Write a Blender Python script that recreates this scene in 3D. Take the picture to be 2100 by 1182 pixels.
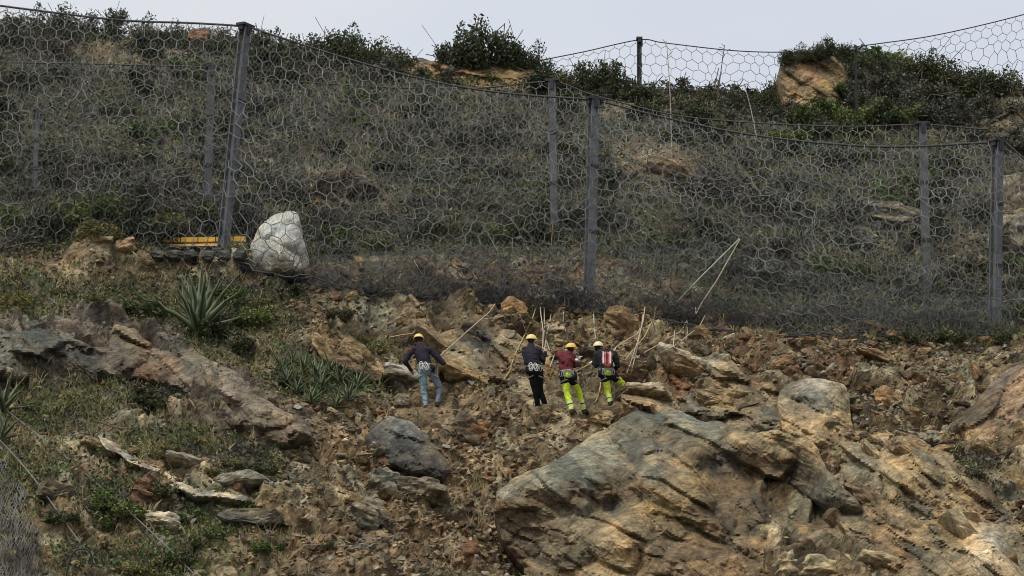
import bpy, bmesh, math, random
import numpy as np
from mathutils import Vector, Matrix, Quaternion

# ------------------------------------------------------------------ camera, sky, sun, exposure
for o in list(bpy.data.objects): bpy.data.objects.remove(o)
scene = bpy.context.scene
COL = scene.collection
PITCH = math.radians(14.0); FPX = 5100.0; CX, CY = 1050.0, 591.0
SP, CP = math.sin(PITCH), math.cos(PITCH)
cam_d = bpy.data.cameras.new('camera'); cam = bpy.data.objects.new('camera', cam_d); COL.objects.link(cam)
cam_d.sensor_width = 36.0; cam_d.lens = 36.0*FPX/2100.0; cam_d.clip_end = 3000
cam.rotation_euler = (math.radians(90)+PITCH, 0, 0); scene.camera = cam

SUN_EL, SUN_AZ = math.radians(58), math.radians(-142)      # azimuth measured from +Y towards +X
world = bpy.data.worlds.new('World'); scene.world = world; world.use_nodes = True
nt = world.node_tree; nt.nodes.clear()
out = nt.nodes.new('ShaderNodeOutputWorld'); add = nt.nodes.new('ShaderNodeAddShader')
sky = nt.nodes.new('ShaderNodeTexSky'); sky.sky_type = 'NISHITA'; sky.sun_disc = False
sky.sun_elevation = SUN_EL; sky.sun_rotation = SUN_AZ; sky.dust_density = 4.0
hs = nt.nodes.new('ShaderNodeHueSaturation'); hs.inputs['Saturation'].default_value = 0.25
b1 = nt.nodes.new('ShaderNodeBackground'); b1.inputs['Strength'].default_value = 0.05
b2 = nt.nodes.new('ShaderNodeBackground'); b2.inputs['Strength'].default_value = 0.352
tc = nt.nodes.new('ShaderNodeTexCoord'); mp = nt.nodes.new('ShaderNodeMapping'); mp.inputs['Scale'].default_value = (2.0, 2.0, 5.0)
ns = nt.nodes.new('ShaderNodeTexNoise'); ns.inputs['Scale'].default_value = 1.6; ns.inputs['Detail'].default_value = 5
cr = nt.nodes.new('ShaderNodeValToRGB')
cr.color_ramp.elements[0].position = 0.3; cr.color_ramp.elements[0].color = (0.80, 0.885, 1.04, 1)
cr.color_ramp.elements[1].position = 0.75; cr.color_ramp.elements[1].color = (1.04, 1.06, 1.09, 1)
L = nt.links.new
L(sky.outputs[0], hs.inputs['Color']); L(hs.outputs[0], b1.inputs['Color'])
L(tc.outputs['Generated'], mp.inputs[0]); L(mp.outputs[0], ns.inputs['Vector']); L(ns.outputs[0], cr.inputs[0]); L(cr.outputs[0], b2.inputs['Color'])
L(b1.outputs[0], add.inputs[0]); L(b2.outputs[0], add.inputs[1]); L(add.outputs[0], out.inputs[0])

sun_d = bpy.data.lights.new('sun', 'SUN'); sun_d.energy = 1.5; sun_d.angle = math.radians(10); sun_d.color = (1.0, 0.94, 0.82)
sun = bpy.data.objects.new('sun', sun_d); COL.objects.link(sun)
sdir = Vector((math.sin(SUN_AZ)*math.cos(SUN_EL), math.cos(SUN_AZ)*math.cos(SUN_EL), math.sin(SUN_EL)))
sun.rotation_euler = (-sdir).to_track_quat('-Z', 'Y').to_euler()
scene.cycles.filter_width = 1.0
vs = scene.view_settings; vs.view_transform = 'Standard'; vs.look = 'None'; vs.exposure = 0.55; vs.gamma = 1.0; vs.use_curve_mapping = False

# ------------------------------------------------------------------ projection helpers
def ray(px, py):
    cx, cy = (px-CX)/FPX, (CY-py)/FPX
    return Vector((cx, CP - cy*SP, SP + cy*CP))
def at(px, py, Y):
    d = ray(px, py); return d*(Y/d.y)
def z_of(py, D):
    return D*np.tan(PITCH + np.arctan((CY-py)/FPX))
def project(x, y, z):
    zc = y*CP + z*SP
    return CX + FPX*x/zc, CY - FPX*(z*CP - y*SP)/zc

# ------------------------------------------------------------------ noise (numpy)
def hsh(ix, iy, iz, s):
    h = (ix.astype(np.int64)*374761393 + iy.astype(np.int64)*668265263 + iz.astype(np.int64)*2147483647 + s*1274126177) & 0xFFFFFFFF
    h = ((h ^ (h >> 13))*1274126177) & 0xFFFFFFFF
    h = ((h ^ (h >> 16))*2246822519) & 0xFFFFFFFF
    return ((h ^ (h >> 15)) & 0xFFFFFF)/float(0xFFFFFF)
def vnoise(x, y, z, s=0):
    x0, y0, z0 = np.floor(x), np.floor(y), np.floor(z)
    fx, fy, fz = x-x0, y-y0, z-z0
    fx, fy, fz = [f*f*f*(f*(f*6-15)+10) for f in (fx, fy, fz)]
    r = 0
    for dx in (0, 1):
        for dy in (0, 1):
            for dz in (0, 1):
                w = (fx if dx else 1-fx)*(fy if dy else 1-fy)*(fz if dz else 1-fz)
                r = r + w*hsh(x0+dx, y0+dy, z0+dz, s)
    return r*2-1
def fbm(x, y, z, o=4, s=0, g=0.5):
    r, a, t = 0, 1.0, 0
    for i in range(o):
        r = r + a*vnoise(x, y, z, s+i*17); t += a; a *= g
        x, y, z = x*2.03+3.1, y*2.03+1.7, z*2.03+7.3
    return r/t
def plates(u, v, s=0, tilt=0.8, soft=.16):
    """broken rock: every cell is a tilted plate. returns height, cell random, edge distance"""
    iu, iv = np.floor(u), np.floor(v)
    b1 = np.full(u.shape, 9.0); b2 = np.full(u.shape, 9.0)
    hgt = np.zeros(u.shape); hg2 = np.zeros(u.shape); rnd = np.zeros(u.shape); zero = np.zeros(u.shape)
    for du in (-1, 0, 1):
        for dv in (-1, 0, 1):
            cu, cv = iu+du, iv+dv
            ju = cu + 0.1 + 0.8*hsh(cu, cv, zero, s); jv = cv + 0.1 + 0.8*hsh(cu, cv, zero, s+1)
            eu, ev = u-ju, v-jv
            d = np.maximum(np.abs(eu)*0.75+np.abs(ev)*0.5, np.sqrt(eu*eu+ev*ev)*0.82)
            h = hsh(cu, cv, zero, s+2)*2-1 + tilt*(eu*(hsh(cu, cv, zero, s+3)*2-1) + ev*(hsh(cu, cv, zero, s+4)*2.4-1.0))
            r = hsh(cu, cv, zero, s+5)
            m = d < b1
            hg2 = np.where(m, hgt, np.where(d < b2, h, hg2)); b2 = np.where(m, b1, np.minimum(b2, d)); hgt = np.where(m, h, hgt); rnd = np.where(m, r, rnd); b1 = np.where(m, d, b1)
    e = b2-b1; t = .5+.5*np.clip(e/soft, 0, 1)
    return hgt*t+hg2*(1-t), rnd, e
def sstep(a, b, x):
    t = np.clip((x-a)/(b-a), 0, 1); return t*t*(3-2*t)

# ------------------------------------------------------------------ materials
def principled(name, rough=0.8, metal=0.0):
    m = bpy.data.materials.new(name); m.use_nodes = True
    b = m.node_tree.nodes['Principled BSDF']; b.inputs['Roughness'].default_value = rough; b.inputs['Metallic'].default_value = metal
    try: b.inputs['Specular IOR Level'].default_value = 0.25
    except KeyError: pass
    return m, m.node_tree, b
def mix_mul(t, a, b, fac=1.0):
    n = t.nodes.new('ShaderNodeMix'); n.data_type = 'RGBA'; n.blend_type = 'MULTIPLY'; n.inputs[0].default_value = fac
    t.links.new(a, n.inputs[6]); t.links.new(b, n.inputs[7]); return n.outputs[2]
def plain(name, col, rough=0.7, metal=0.0, var=0.25, scale=9.0, bump=0.0, rust=False):
    m, t, b = principled(name, rough, metal)
    n = t.nodes.new('ShaderNodeTexNoise'); n.inputs['Scale'].default_value = scale; n.inputs['Detail'].default_value = 6
    c = t.nodes.new('ShaderNodeTexCoord'); t.links.new(c.outputs['Object'], n.inputs['Vector'])
    r = t.nodes.new('ShaderNodeValToRGB')
    r.color_ramp.elements[0].position = 0.3; r.color_ramp.elements[1].position = 0.7
    r.color_ramp.elements[0].color = tuple(x*(1-var) for x in col)+(1,); r.color_ramp.elements[1].color = tuple(min(1, x*(1+var)) for x in col)+(1,)
    if rust: r.color_ramp.elements[1].position = .6; x = r.color_ramp.elements.new(.74); x.color = (.13, .085, .055, 1)
    t.links.new(n.outputs[0], r.inputs[0]); t.links.new(r.outputs[0], b.inputs['Base Color'])
    if bump:
        bp = t.nodes.new('ShaderNodeBump'); bp.inputs['Strength'].default_value = bump; bp.inputs['Distance'].default_value = 0.02
        t.links.new(n.outputs[0], bp.inputs['Height']); t.links.new(bp.outputs[0], b.inputs['Normal'])
    return m
def rock_material(name, rnd=False, lo=.34, hi=1.62):
    m, t, b = principled(name, 0.92)
    a = t.nodes.new('ShaderNodeAttribute'); a.attribute_name = 'Col'
    c = t.nodes.new('ShaderNodeTexCoord')
    mp = t.nodes.new('ShaderNodeMapping'); mp.vector_type = 'TEXTURE'; mp.inputs['Rotation'].default_value = (0, math.radians(-33), 0); mp.inputs['Scale'].default_value = (1.3, 0.9, 0.55)
    t.links.new(c.outputs['Object'], mp.inputs[0])
    n1 = t.nodes.new('ShaderNodeTexNoise'); n1.inputs['Scale'].default_value = 3.2; n1.inputs['Detail'].default_value = 10; n1.inputs['Roughness'].default_value = 0.68
    n2 = t.nodes.new('ShaderNodeTexNoise'); n2.inputs['Scale'].default_value = 0.9; n2.inputs['Detail'].default_value = 5
    t.links.new(mp.outputs[0], n1.inputs['Vector']); t.links.new(c.outputs['Object'], n2.inputs['Vector'])
    r1 = t.nodes.new('ShaderNodeValToRGB'); e = r1.color_ramp.elements
    e[0].position = 0.32; e[0].color = (lo, lo*.98, lo*.95, 1); e[1].position = 0.70; e[1].color = (hi, hi*.975, hi*.93, 1)
    r2 = t.nodes.new('ShaderNodeValToRGB'); e = r2.color_ramp.elements
    e[0].position = 0.35; e[0].color = (0.88, 0.94, 0.98, 1); e[1].position = 0.65; e[1].color = (1.1, 1.02, 0.9, 1)
    t.links.new(n1.outputs[0], r1.inputs[0]); t.links.new(n2.outputs[0], r2.inputs[0])
    n3 = t.nodes.new('ShaderNodeTexNoise'); n3.inputs['Scale'].default_value = 10.0; n3.inputs['Detail'].default_value = 8; n3.inputs['Roughness'].default_value = 0.75
    t.links.new(mp.outputs[0], n3.inputs['Vector'])
    r4 = t.nodes.new('ShaderNodeValToRGB'); e = r4.color_ramp.elements; lo2 = .55 if lo < .6 else .85
    e[0].position = 0.36; e[0].color = (lo2, lo2, lo2, 1); e[1].position = 0.64; e[1].color = (2-lo2, 2-lo2, 1.96-lo2, 1)
    t.links.new(n3.outputs[0], r4.inputs[0])
    o = mix_mul(t, mix_mul(t, mix_mul(t, a.outputs['Color'], r1.outputs[0]), r4.outputs[0]), r2.outputs[0])
    if rnd:
        oi = t.nodes.new('ShaderNodeObjectInfo'); r3 = t.nodes.new('ShaderNodeValToRGB'); e = r3.color_ramp.elements
        e[0].color = (0.55, 0.56, 0.57, 1); e[1].color = (1.35, 1.3, 1.2, 1); x = e.new(0.5); x.color = (0.95, 0.92, 0.88, 1)
        t.links.new(oi.outputs['Random'], r3.inputs[0]); o = mix_mul(t, o, r3.outputs[0])
    t.links.new(o, b.inputs['Base Color'])
    bp = t.nodes.new('ShaderNodeBump'); bp.inputs['Strength'].default_value = 1.0; bp.inputs['Distance'].default_value = 0.08
    t.links.new(n1.outputs[0], bp.inputs['Height'])
    bq = t.nodes.new('ShaderNodeBump'); bq.inputs['Strength'].default_value = 1.0; bq.inputs['Distance'].default_value = 0.035
    t.links.new(n3.outputs[0], bq.inputs['Height']); t.links.new(bp.outputs[0], bq.inputs['Normal']); t.links.new(bq.outputs[0], b.inputs['Normal'])
    return m
def leaf_material(name, rnd=True):
    m, t, b = principled(name, 0.6)
    a = t.nodes.new('ShaderNodeAttribute'); a.attribute_name = 'Col'; o = a.outputs['Color']
    if rnd:
        oi = t.nodes.new('ShaderNodeObjectInfo'); r3 = t.nodes.new('ShaderNodeValToRGB'); e = r3.color_ramp.elements
        e[0].color = (0.75, 0.8, 0.8, 1); e[1].color = (1.3, 1.2, 1.05, 1)
        t.links.new(oi.outputs['Random'], r3.inputs[0]); o = mix_mul(t, o, r3.outputs[0])
    t.links.new(o, b.inputs['Base Color'])
    tr = t.nodes.new('ShaderNodeBsdfTranslucent'); t.links.new(o, tr.inputs['Color'])
    mx = t.nodes.new('ShaderNodeMixShader'); mx.inputs[0].default_value = 0.2
    t.links.new(b.outputs[0], mx.inputs[1]); t.links.new(tr.outputs[0], mx.inputs[2])
    t.links.new(mx.outputs[0], t.nodes['Material Output'].inputs['Surface'])
    return m
M = {}
M['ground'] = rock_material('hillside_rock'); M['rock'] = rock_material('rock'); M['stone'] = rock_material('loose_stone', True)
M['white_rock'] = rock_material('white_rock', False, .78, 1.2)
M['leaf'] = leaf_material('leaf'); M['litter'] = leaf_material('scrub_leaf', False)
M['wire'] = plain('galvanised_wire', (0.125, 0.127, 0.122), 0.6, 0.0, 0.6, 1.1)
M['wire_fine'] = plain('fine_wire', (0.12, 0.123, 0.123), 0.6, 0.0, 0.3, 2)
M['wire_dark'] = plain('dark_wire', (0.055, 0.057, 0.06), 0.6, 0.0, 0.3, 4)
M['wire_far'] = plain('far_wire', (0.16, 0.165, 0.17), 0.6, 0.0, 0.2, 4)
M['cable'] = plain('steel_cable', (0.05, 0.05, 0.05), 0.6, 0.0, 0.3, 5)
M['steel_rear'] = plain('weathered_steel', (0.085, 0.09, 0.093), 0.7, 0.0, 0.35, 3, 0.2, True)
M['steel'] = plain('galvanised_steel', (0.115, 0.122, 0.13), 0.6, 0.0, 0.35, 3, 0.2, True)
M['steel_dark'] = plain('dark_steel', (0.035, 0.035, 0.038), 0.6, 0.0, 0.4, 6)
M['yellow'] = plain('yellow_paint', (0.8, 0.45, 0.05), 0.6, 0, 0.25, 4)
M['yellow_pale'] = plain('worn_yellow_paint', (0.75, 0.5, 0.22), 0.7, 0, 0.3, 4)
M['rope'] = plain('tan_rope', (0.40, 0.345, 0.25), 0.85, 0, 0.25, 20)
M['rope_yellow'] = plain('yellow_rope', (0.42, 0.32, 0.13), 0.85, 0, 0.25, 20)
M['rope_green'] = plain('green_rope', (0.36, 0.42, 0.32), 0.85, 0, 0.25, 20)
M['helmet'] = plain('yellow_helmet', (0.72, 0.56, 0.22), 0.35, 0, 0.1)
M['helmet_pale'] = plain('cream_helmet', (0.66, 0.58, 0.36), 0.4, 0, 0.15)
M['helmet_orange'] = plain('worn_yellow_helmet', (0.62, 0.42, 0.13), 0.4, 0, 0.2)
M['skin'] = plain('skin', (0.42, 0.26, 0.18), 0.6, 0, 0.1)
M['navy'] = plain('navy_cloth', (0.022, 0.018, 0.028), 0.9, 0, 0.4, 7)
M['black'] = plain('black_cloth', (0.010, 0.010, 0.013), 0.9, 0, 0.4, 7)
M['maroon'] = plain('maroon_cloth', (0.12, 0.024, 0.03), 0.9, 0, 0.4, 7)
M['jeans'] = plain('pale_denim', (0.25, 0.36, 0.41), 0.9, 0, 0.35, 8)
M['jeans_shaded'] = plain('shaded_denim', (0.16, 0.18, 0.21), 0.9, 0, 0.35, 8)  # same denim darkened: the right leg's shade put into its colour
M['lime'] = plain('lime_cloth', (0.52, 0.66, 0.05), 0.8, 0, 0.2, 8)
M['reflective'] = plain('reflective_tape', (0.62, 0.68, 0.42), 0.5, 0, 0.1)
M['boot'] = plain('boot_leather', (0.03, 0.024, 0.02), 0.8, 0, 0.3)
M['webbing'] = plain('grey_webbing', (0.27, 0.27, 0.25), 0.8, 0, 0.3, 12)
M['pink'] = plain('pink_cloth', (0.52, 0.16, 0.16), 0.8, 0, 0.25, 8)
M['white'] = plain('white_cloth', (0.7, 0.66, 0.62), 0.8, 0, 0.1)
M['hair'] = plain('dark_hair', (0.02, 0.014, 0.01), 0.9)
M['bark'] = plain('bark', (0.09, 0.07, 0.05), 0.9, 0, 0.4, 8)
M['deadwood'] = plain('dead_wood', (0.3, 0.26, 0.2), 0.9, 0, 0.4, 8)
M['asphalt'] = plain('asphalt', (0.05, 0.05, 0.05), 0.9, 0, 0.2, 3)
M['agave'] = leaf_material('agave_leaf')

# ------------------------------------------------------------------ mesh helpers
def np_mesh(name, V, F, col=None, mats=(), smooth=False, matidx=None):
    V = np.asarray(V, dtype=np.float32); F = np.asarray(F, dtype=np.int32)
    me = bpy.data.meshes.new(name); k = F.shape[1]
    me.vertices.add(len(V)); me.vertices.foreach_set('co', V.ravel())
    me.loops.add(F.size); me.loops.foreach_set('vertex_index', F.ravel())
    me.polygons.add(len(F)); me.polygons.foreach_set('loop_start', np.arange(0, F.size, k, dtype=np.int32))
    if smooth: me.polygons.foreach_set('use_smooth', np.ones(len(F), dtype=bool))
    if matidx is not None: me.polygons.foreach_set('material_index', np.asarray(matidx, dtype=np.int32))
    me.update(calc_edges=True)
    if not smooth: me.shade_flat()
    if col is not None:
        c = np.ones((len(V), 4), dtype=np.float32); c[:, :3] = col
        at_ = me.color_attributes.new('Col', 'FLOAT_COLOR', 'POINT'); at_.data.foreach_set('color', c.ravel())
    for m in mats: me.materials.append(m)
    return me
def link(name, data, parent=None, loc=None):
    o = bpy.data.objects.new(name, data); COL.objects.link(o)
    if parent is not None: o.parent = parent
    if loc is not None: o.location = loc
    return o
def tag(o, label, cat, group=None):
    o['label'] = label; o['category'] = cat
    if group: o['group'] = group
    return o
def empty(name, loc, label, cat, group=None):
    return tag(link(name, None, None, loc), label, cat, group)
def dup(o, parent=None):
    c = o.copy(); COL.objects.link(c)
    if parent is not None: c.parent = parent
    for ch in o.children: dup(ch, c)
    return c
def bars(A, B, r, sides=4):
    """prisms between point pairs; returns V, F"""
    A = np.asarray(A, float); B = np.asarray(B, float); n = len(A)
    d = B-A; d /= np.maximum(np.linalg.norm(d, axis=1, keepdims=True), 1e-9)
    ref = np.where(np.abs(d[:, 1:2]) > 0.9, np.array([[0, 0, 1.0]]), np.array([[0, 1.0, 0]]))
    u = np.cross(d, ref); u /= np.maximum(np.linalg.norm(u, axis=1, keepdims=True), 1e-9); v = np.cross(d, u)
    r = np.broadcast_to(np.asarray(r, float).reshape(-1, 1), (n, 1))
    V = np.zeros((n, 2*sides, 3))
    for k in range(sides):
        a = 2*math.pi*(k+0.5)/sides; off = (u*math.cos(a)+v*math.sin(a))*r
        V[:, k] = A+off; V[:, sides+k] = B+off
    f = np.array([[k, (k+1) % sides, sides+(k+1) % sides, sides+k] for k in range(sides)])
    F = (np.arange(n)[:, None, None]*2*sides + f[None]).reshape(-1, 4)
    return V.reshape(-1, 3), F
def smooth_line(P, n=8):
    P = [Vector(p) for p in P]
    if len(P) < 3 and n > 1: return [P[0].lerp(P[-1], i/n) for i in range(n+1)]
    Q = [P[0]*2-P[1]]+P+[P[-1]*2-P[-2]]; o = []
    for i in range(1, len(Q)-2):
        a, b, c, d = Q[i-1:i+3]
        for k in range(n):
            t = k/n
            o.append(0.5*((2*b)+(c-a)*t+(2*a-5*b+4*c-d)*t*t+(3*b-a-3*c+d)*t**3))
    o.append(P[-1]); return o
def tube_data(P, r, sides=6):
    P = np.array([list(p) for p in P], float); n = len(P)
    T = np.gradient(P, axis=0); T /= np.maximum(np.linalg.norm(T, axis=1, keepdims=True), 1e-9)
    ref = np.array([0.31, 0.2, 0.93]) if abs(T[:, 2]).mean() < 0.8 else np.array([0.9, 0.4, 0.1])
    u = np.cross(T, ref); u /= np.linalg.norm(u, axis=1, keepdims=True); v = np.cross(T, u)
    r = np.broadcast_to(np.asarray(r, float), (n,))[:, None]
    V = np.concatenate([P+(u*math.cos(2*math.pi*k/sides)+v*math.sin(2*math.pi*k/sides))*r for k in range(sides)]).reshape(sides, n, 3)
    V = V.transpose(1, 0, 2).reshape(-1, 3)
    F = [[i*sides+k, i*sides+(k+1) % sides, (i+1)*sides+(k+1) % sides, (i+1)*sides+k] for i in range(n-1) for k in range(sides)]
    return V, np.array(F)
def join(parts):
    V, F, o = [], [], 0
    for v, f in parts: V.append(v); F.append(np.asarray(f)+o); o += len(v)
    return np.concatenate(V), np.concatenate(F)
def box_data(c, s, R=None):
    v = np.array([[x, y, z] for x in (-.5, .5) for y in (-.5, .5) for z in (-.5, .5)])*np.array(s)
    if R is not None: v = v @ np.array(R).T
    return v+np.array(c), np.array([[0, 1, 3, 2], [4, 6, 7, 5], [0, 4, 5, 1], [2, 3, 7, 6], [0, 2, 6, 4], [1, 5, 7, 3]])

# ------------------------------------------------------------------ terrain
TU = np.array([0, 400, 800, 1200, 1590, 1680, 1900, 2000, 2100.])
TD = np.array([40, 49, 52, 55, 58, 60, 62, 64, 65.5, 68, 70, 75, 80, 83, 85, 87.])
TP6 = np.array([
 [1700]*6, [1290, 1290, 1300, 1300, 1290, 1280], [1150, 1160, 1180, 1190, 1180, 1150], [1000, 1010, 1040, 1060, 1020, 960],
 [840, 880, 925, 930, 905, 850], [745, 790, 838, 840, 815, 780], [665, 705, 745, 755, 745, 735], [575, 612, 660, 690, 705, 710],
 [508, 522, 590, 630, 668, 690], [452, 462, 515, 548, 605, 645], [412, 422, 472, 495, 555, 605], [325, 330, 375, 390, 440, 470],
 [185, 200, 255, 280, 330, 330], [95, 115, 165, 200, 245, 235], [72, 88, 140, 180, 222, 185], [75, 90, 143, 183, 226, 185.]])
TP = np.array([np.interp(TU, [0, 400, 800, 1200, 1600, 2100], r) for r in TP6])
TP[12, 5:] = [305, 300, 315, 330]; TP[13, 5:] = [195, 190, 212, 232]; TP[14, 5:] = [128, 145, 172, 185]; TP[15, 5:] = [130, 148, 174, 186]
def base_height(x, y):
    Dc = np.clip(y, 40, 87)
    u = np.clip(CX + FPX*x*CP/Dc, -200, 2300)
    # interpolate along rows (smoothed) and columns
    ku = np.clip(np.searchsorted(TU, u)-1, 0, len(TU)-2); fu = np.clip((u-TU[ku])/(TU[ku+1]-TU[ku]), -0.3, 1.3)
    kd = np.clip(np.searchsorted(TD, Dc)-1, 0, len(TD)-2); fd = (Dc-TD[kd])/(TD[kd+1]-TD[kd])
    p = (TP[kd, ku]*(1-fu)+TP[kd, ku+1]*fu)*(1-fd) + (TP[kd+1, ku]*(1-fu)+TP[kd+1, ku+1]*fu)*fd
    z = z_of(p, Dc)
    z = np.where(y > 87, z + (y-87)*0.12, z)
    z40 = -2.2
    return np.where(y < 40, z40, np.maximum(z, z40))
acol = np.concatenate([np.linspace(-2.2, -0.42, 14), np.linspace(-0.40, -0.237, 75), np.linspace(-0.235, 0.235, 620), np.linspace(0.237, 0.40, 75), np.linspace(0.42, 2.2, 14)])
drow = np.concatenate([np.linspace(39, 49.6, 12), np.arange(50, 67, 0.042), np.arange(67, 88, 0.085), np.linspace(89, 160, 16)])
A2, D2 = np.meshgrid(acol, drow)
X = A2*D2; Y = D2.copy(); Z = base_height(X, Y)
for _ in range(2):   # soften creases of the table
    Z[1:-1] = (Z[:-2]+2*Z[1:-1]+Z[2:])/4
PX, PY = project(X, Y, Z)
ynet = np.interp(PX, [0, 460, 640, 850, 1200, 1350, 1500, 2040, 2100], [505, 515, 550, 530, 510, 560, 610, 670, 680])
wob = fbm(X*0.7, Y*0.9, Z*0+1, 3, 5)
def blobs(lst):
    r = np.zeros_like(PX)
    for (cx, cy, rx, ry, w) in lst:
        r = np.maximum(r, w*np.exp(-(((PX-cx)/rx)**2+((PY-cy)/ry)**2)**1.5))
    return r
veg = 1-sstep(-25, 25, PY-ynet+wob*40)
rocky_up = blobs([(690, 390, 130, 60, 1), (1330, 335, 110, 55, 1), (1830, 455, 90, 45, .9), (1960, 505, 90, 40, .9), (2085, 450, 60, 130, 1), (250, 110, 120, 45, .8), (1290, 215, 90, 30, .8), (540, 330, 70, 50, .5), (2050, 230, 90, 70, .9)])
veg *= 1-rocky_up*0.9
veg = np.maximum(veg, blobs([(450, 650, 150, 75, .9), (250, 620, 220, 45, .7), (20, 610, 60, 60, .9), (660, 785, 120, 45, 1), (760, 710, 60, 25, .6), (130, 820, 110, 55, .7), (300, 815, 70, 30, .8), (350, 925, 110, 45, .8), (500, 950, 90, 35, .7), (235, 1040, 70, 50, .9), (420, 1090, 110, 45, .6), (60, 1000, 90, 60, .7), (300, 1160, 180, 40, .7), (1950, 680, 160, 25, .8), (1640, 660, 90, 20, .5), (2080, 610, 60, 60, .9), (1990, 970, 60, 25, .6)]))
veg = np.clip(veg + wob*0.25*(veg > .05), 0, 1)
outcrop = blobs([(40, 715, 100, 52, 1), (180, 705, 130, 55, 1), (320, 755, 120, 60, 1), (450, 825, 120, 60, 1), (560, 885, 90, 55, .9)])
feet = blobs([(872, 838, 60, 22, 1), (1105, 835, 55, 20, 1), (1180, 845, 60, 20, 1), (1250, 830, 50, 18, 1)])
# slabby displacement, beds dip down to the right
S = Y*0.72
th = math.radians(-33); ct, st = math.cos(th), math.sin(th)
wx = fbm(X*.9, S*.9, Z*0, 3, 11)*0.45; wy = fbm(X*.9, S*.9, Z*0+9, 3, 12)*0.45
U = (X+wx)*ct+(S+wy)*st; W = -(X+wx)*st+(S+wy)*ct
h1, r1, e1 = plates(U/1.9, W/0.75, 1)
h2, r2, e2 = plates(U/0.75+7, W/0.33+3, 2)
h3, r3, e3 = plates(U/0.3, W/0.15, 3)
big = fbm(X*.28, S*.4, Z*0, 4, 21)
fine = fbm(X*3, S*5, Z*0, 4, 31)
rock = np.clip(1-veg*0.85, 0, 1)*(1-0.75*feet)
up = 1-sstep(-30, 10, PY-ynet)
disp = big*0.42*(1-.7*feet) + rock*(h1*0.27*(1-.3*up)*(.45+.55*sstep(0, .22, e1)) + h2*0.17*(.35+.65*sstep(0, .25, e2)) + h3*0.08*(.3+.7*sstep(0, .3, e3)) - 0.10*np.exp(-e1*10) - 0.06*np.exp(-e2*8)) + fine*0.05
disp += outcrop*(0.42+.26*h1+.15*h2)
ledgy = blobs([(1020, 690, 240, 75, 1), (1500, 780, 260, 70, 1), (1900, 960, 230, 160, 1), (680, 700, 120, 70, .7)])
disp += ledgy*rock*(h1*.16+h2*.08)
disp = disp*(1-.9*blobs([(405, 500, 130, 26, 1)])) - .45*blobs([(405, 498, 125, 22, 1)])
disp -= 0.75*blobs([(1330, 1075, 330, 120, 1), (1130, 1050, 110, 90, 1)]) + .5*blobs([(1035, 1140, 50, 50, 1)])
edge = np.clip((0.40-np.abs(A2))/0.02, 0.25, 1)
sky_d = np.where(Y > 79, 0.6, 1.0)
disp *= edge*sky_d*sstep(39, 44, Y)
DX, DY, DZ = 0.0, -0.72, 0.69
GX, GY, GZ = X + disp*DX, Y + disp*DY, Z + disp*DZ
# colours of ground by place
def lerp3(a, b, t): return a*(1-t[..., None]) + np.array(b)*t[..., None]
colr = np.zeros(X.shape+(3,)) + np.array([0.195, 0.150, 0.105])
tone = fbm(X*.5, S*.8, Z*0, 4, 41)
colr = lerp3(colr, (0.29, 0.232, 0.16), sstep(.05, .5, tone+ (r1-.5)*.7))
colr = lerp3(colr, (0.095, 0.074, 0.054), sstep(.0, .5, -tone+(r2-.5)*.5))
colr = lerp3(colr, (0.19, 0.195, 0.17), 0.75*(r1 > .72)*sstep(-.3, .3, tone))
colr = lerp3(colr, (0.36, 0.31, 0.24), 0.85*(r2 > .84))
colr = lerp3(colr, (0.085, 0.07, 0.056), 0.75*(r2 < .2)*(r1 < .6))
colr *= (0.72+.56*r3)[..., None]*np.array([.97, .955, .86])
redb = blobs([(1380, 790, 40, 25, .8), (1500, 700, 120, 45, .7), (1650, 740, 140, 45, .6), (300, 770, 45, 30, .5), (600, 520, 60, 30, .3), (1130, 560, 120, 40, .3)])
colr = lerp3(colr, (0.20, 0.115, 0.075), redb)
colr = lerp3(colr, (0.30, 0.21, 0.115), 0.8*blobs([(1285, 670, 70, 35, 1), (960, 770, 80, 35, .5), (950, 155, 190, 40, 1), (840, 140, 70, 25, 1), (1335, 215, 60, 25, 1), (1380, 350, 70, 25, .8), (410, 68, 35, 20, 1)]))
dustc = blobs([(800, 1130, 260, 60, .7), (950, 1010, 80, 60, .6), (1000, 900, 120, 60, .3)])
colr = lerp3(colr, (0.26, 0.19, 0.125), dustc)
colr = lerp3(colr, (0.175, 0.152, 0.135), 0.8*outcrop)
darkz = blobs([(560, 590, 150, 25, .8), (800, 610, 180, 22, .7), (1450, 650, 150, 35, .6), (1780, 640, 200, 30, .6), (1880, 690, 110, 22, .9), (990, 690, 60, 35, .7)])  # dark patches on the bank; overhang undershadow painted into the ground colour
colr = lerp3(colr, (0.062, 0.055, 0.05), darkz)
vegc = np.zeros_like(colr) + np.array([0.043, 0.047, 0.038])
vegc = lerp3(vegc, (0.078, 0.077, 0.064), sstep(0, .5, fbm(X*1.1, S*2, Z*0, 3, 51)))
vegc = lerp3(vegc, (0.038, 0.046, 0.026), sstep(.05, .5, fbm(X*.6, S*1.2, Z*0, 3, 52)))
colr = colr*(1-veg[..., None]*.9) + vegc*veg[..., None]*.9
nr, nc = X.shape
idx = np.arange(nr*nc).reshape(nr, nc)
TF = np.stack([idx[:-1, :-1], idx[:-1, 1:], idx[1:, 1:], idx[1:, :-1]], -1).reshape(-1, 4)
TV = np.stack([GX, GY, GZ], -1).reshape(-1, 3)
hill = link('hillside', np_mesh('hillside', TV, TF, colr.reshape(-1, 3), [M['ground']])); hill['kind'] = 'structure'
gv, gf = box_data((0, -30, -2.0), (1600, 141, 0.5))
road = link('road', np_mesh('road', gv, gf, None, [M['asphalt']])); road['kind'] = 'structure'
gv, gf = box_data((0, 500, -2.6), (3000, 3000, 0.5))
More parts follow.
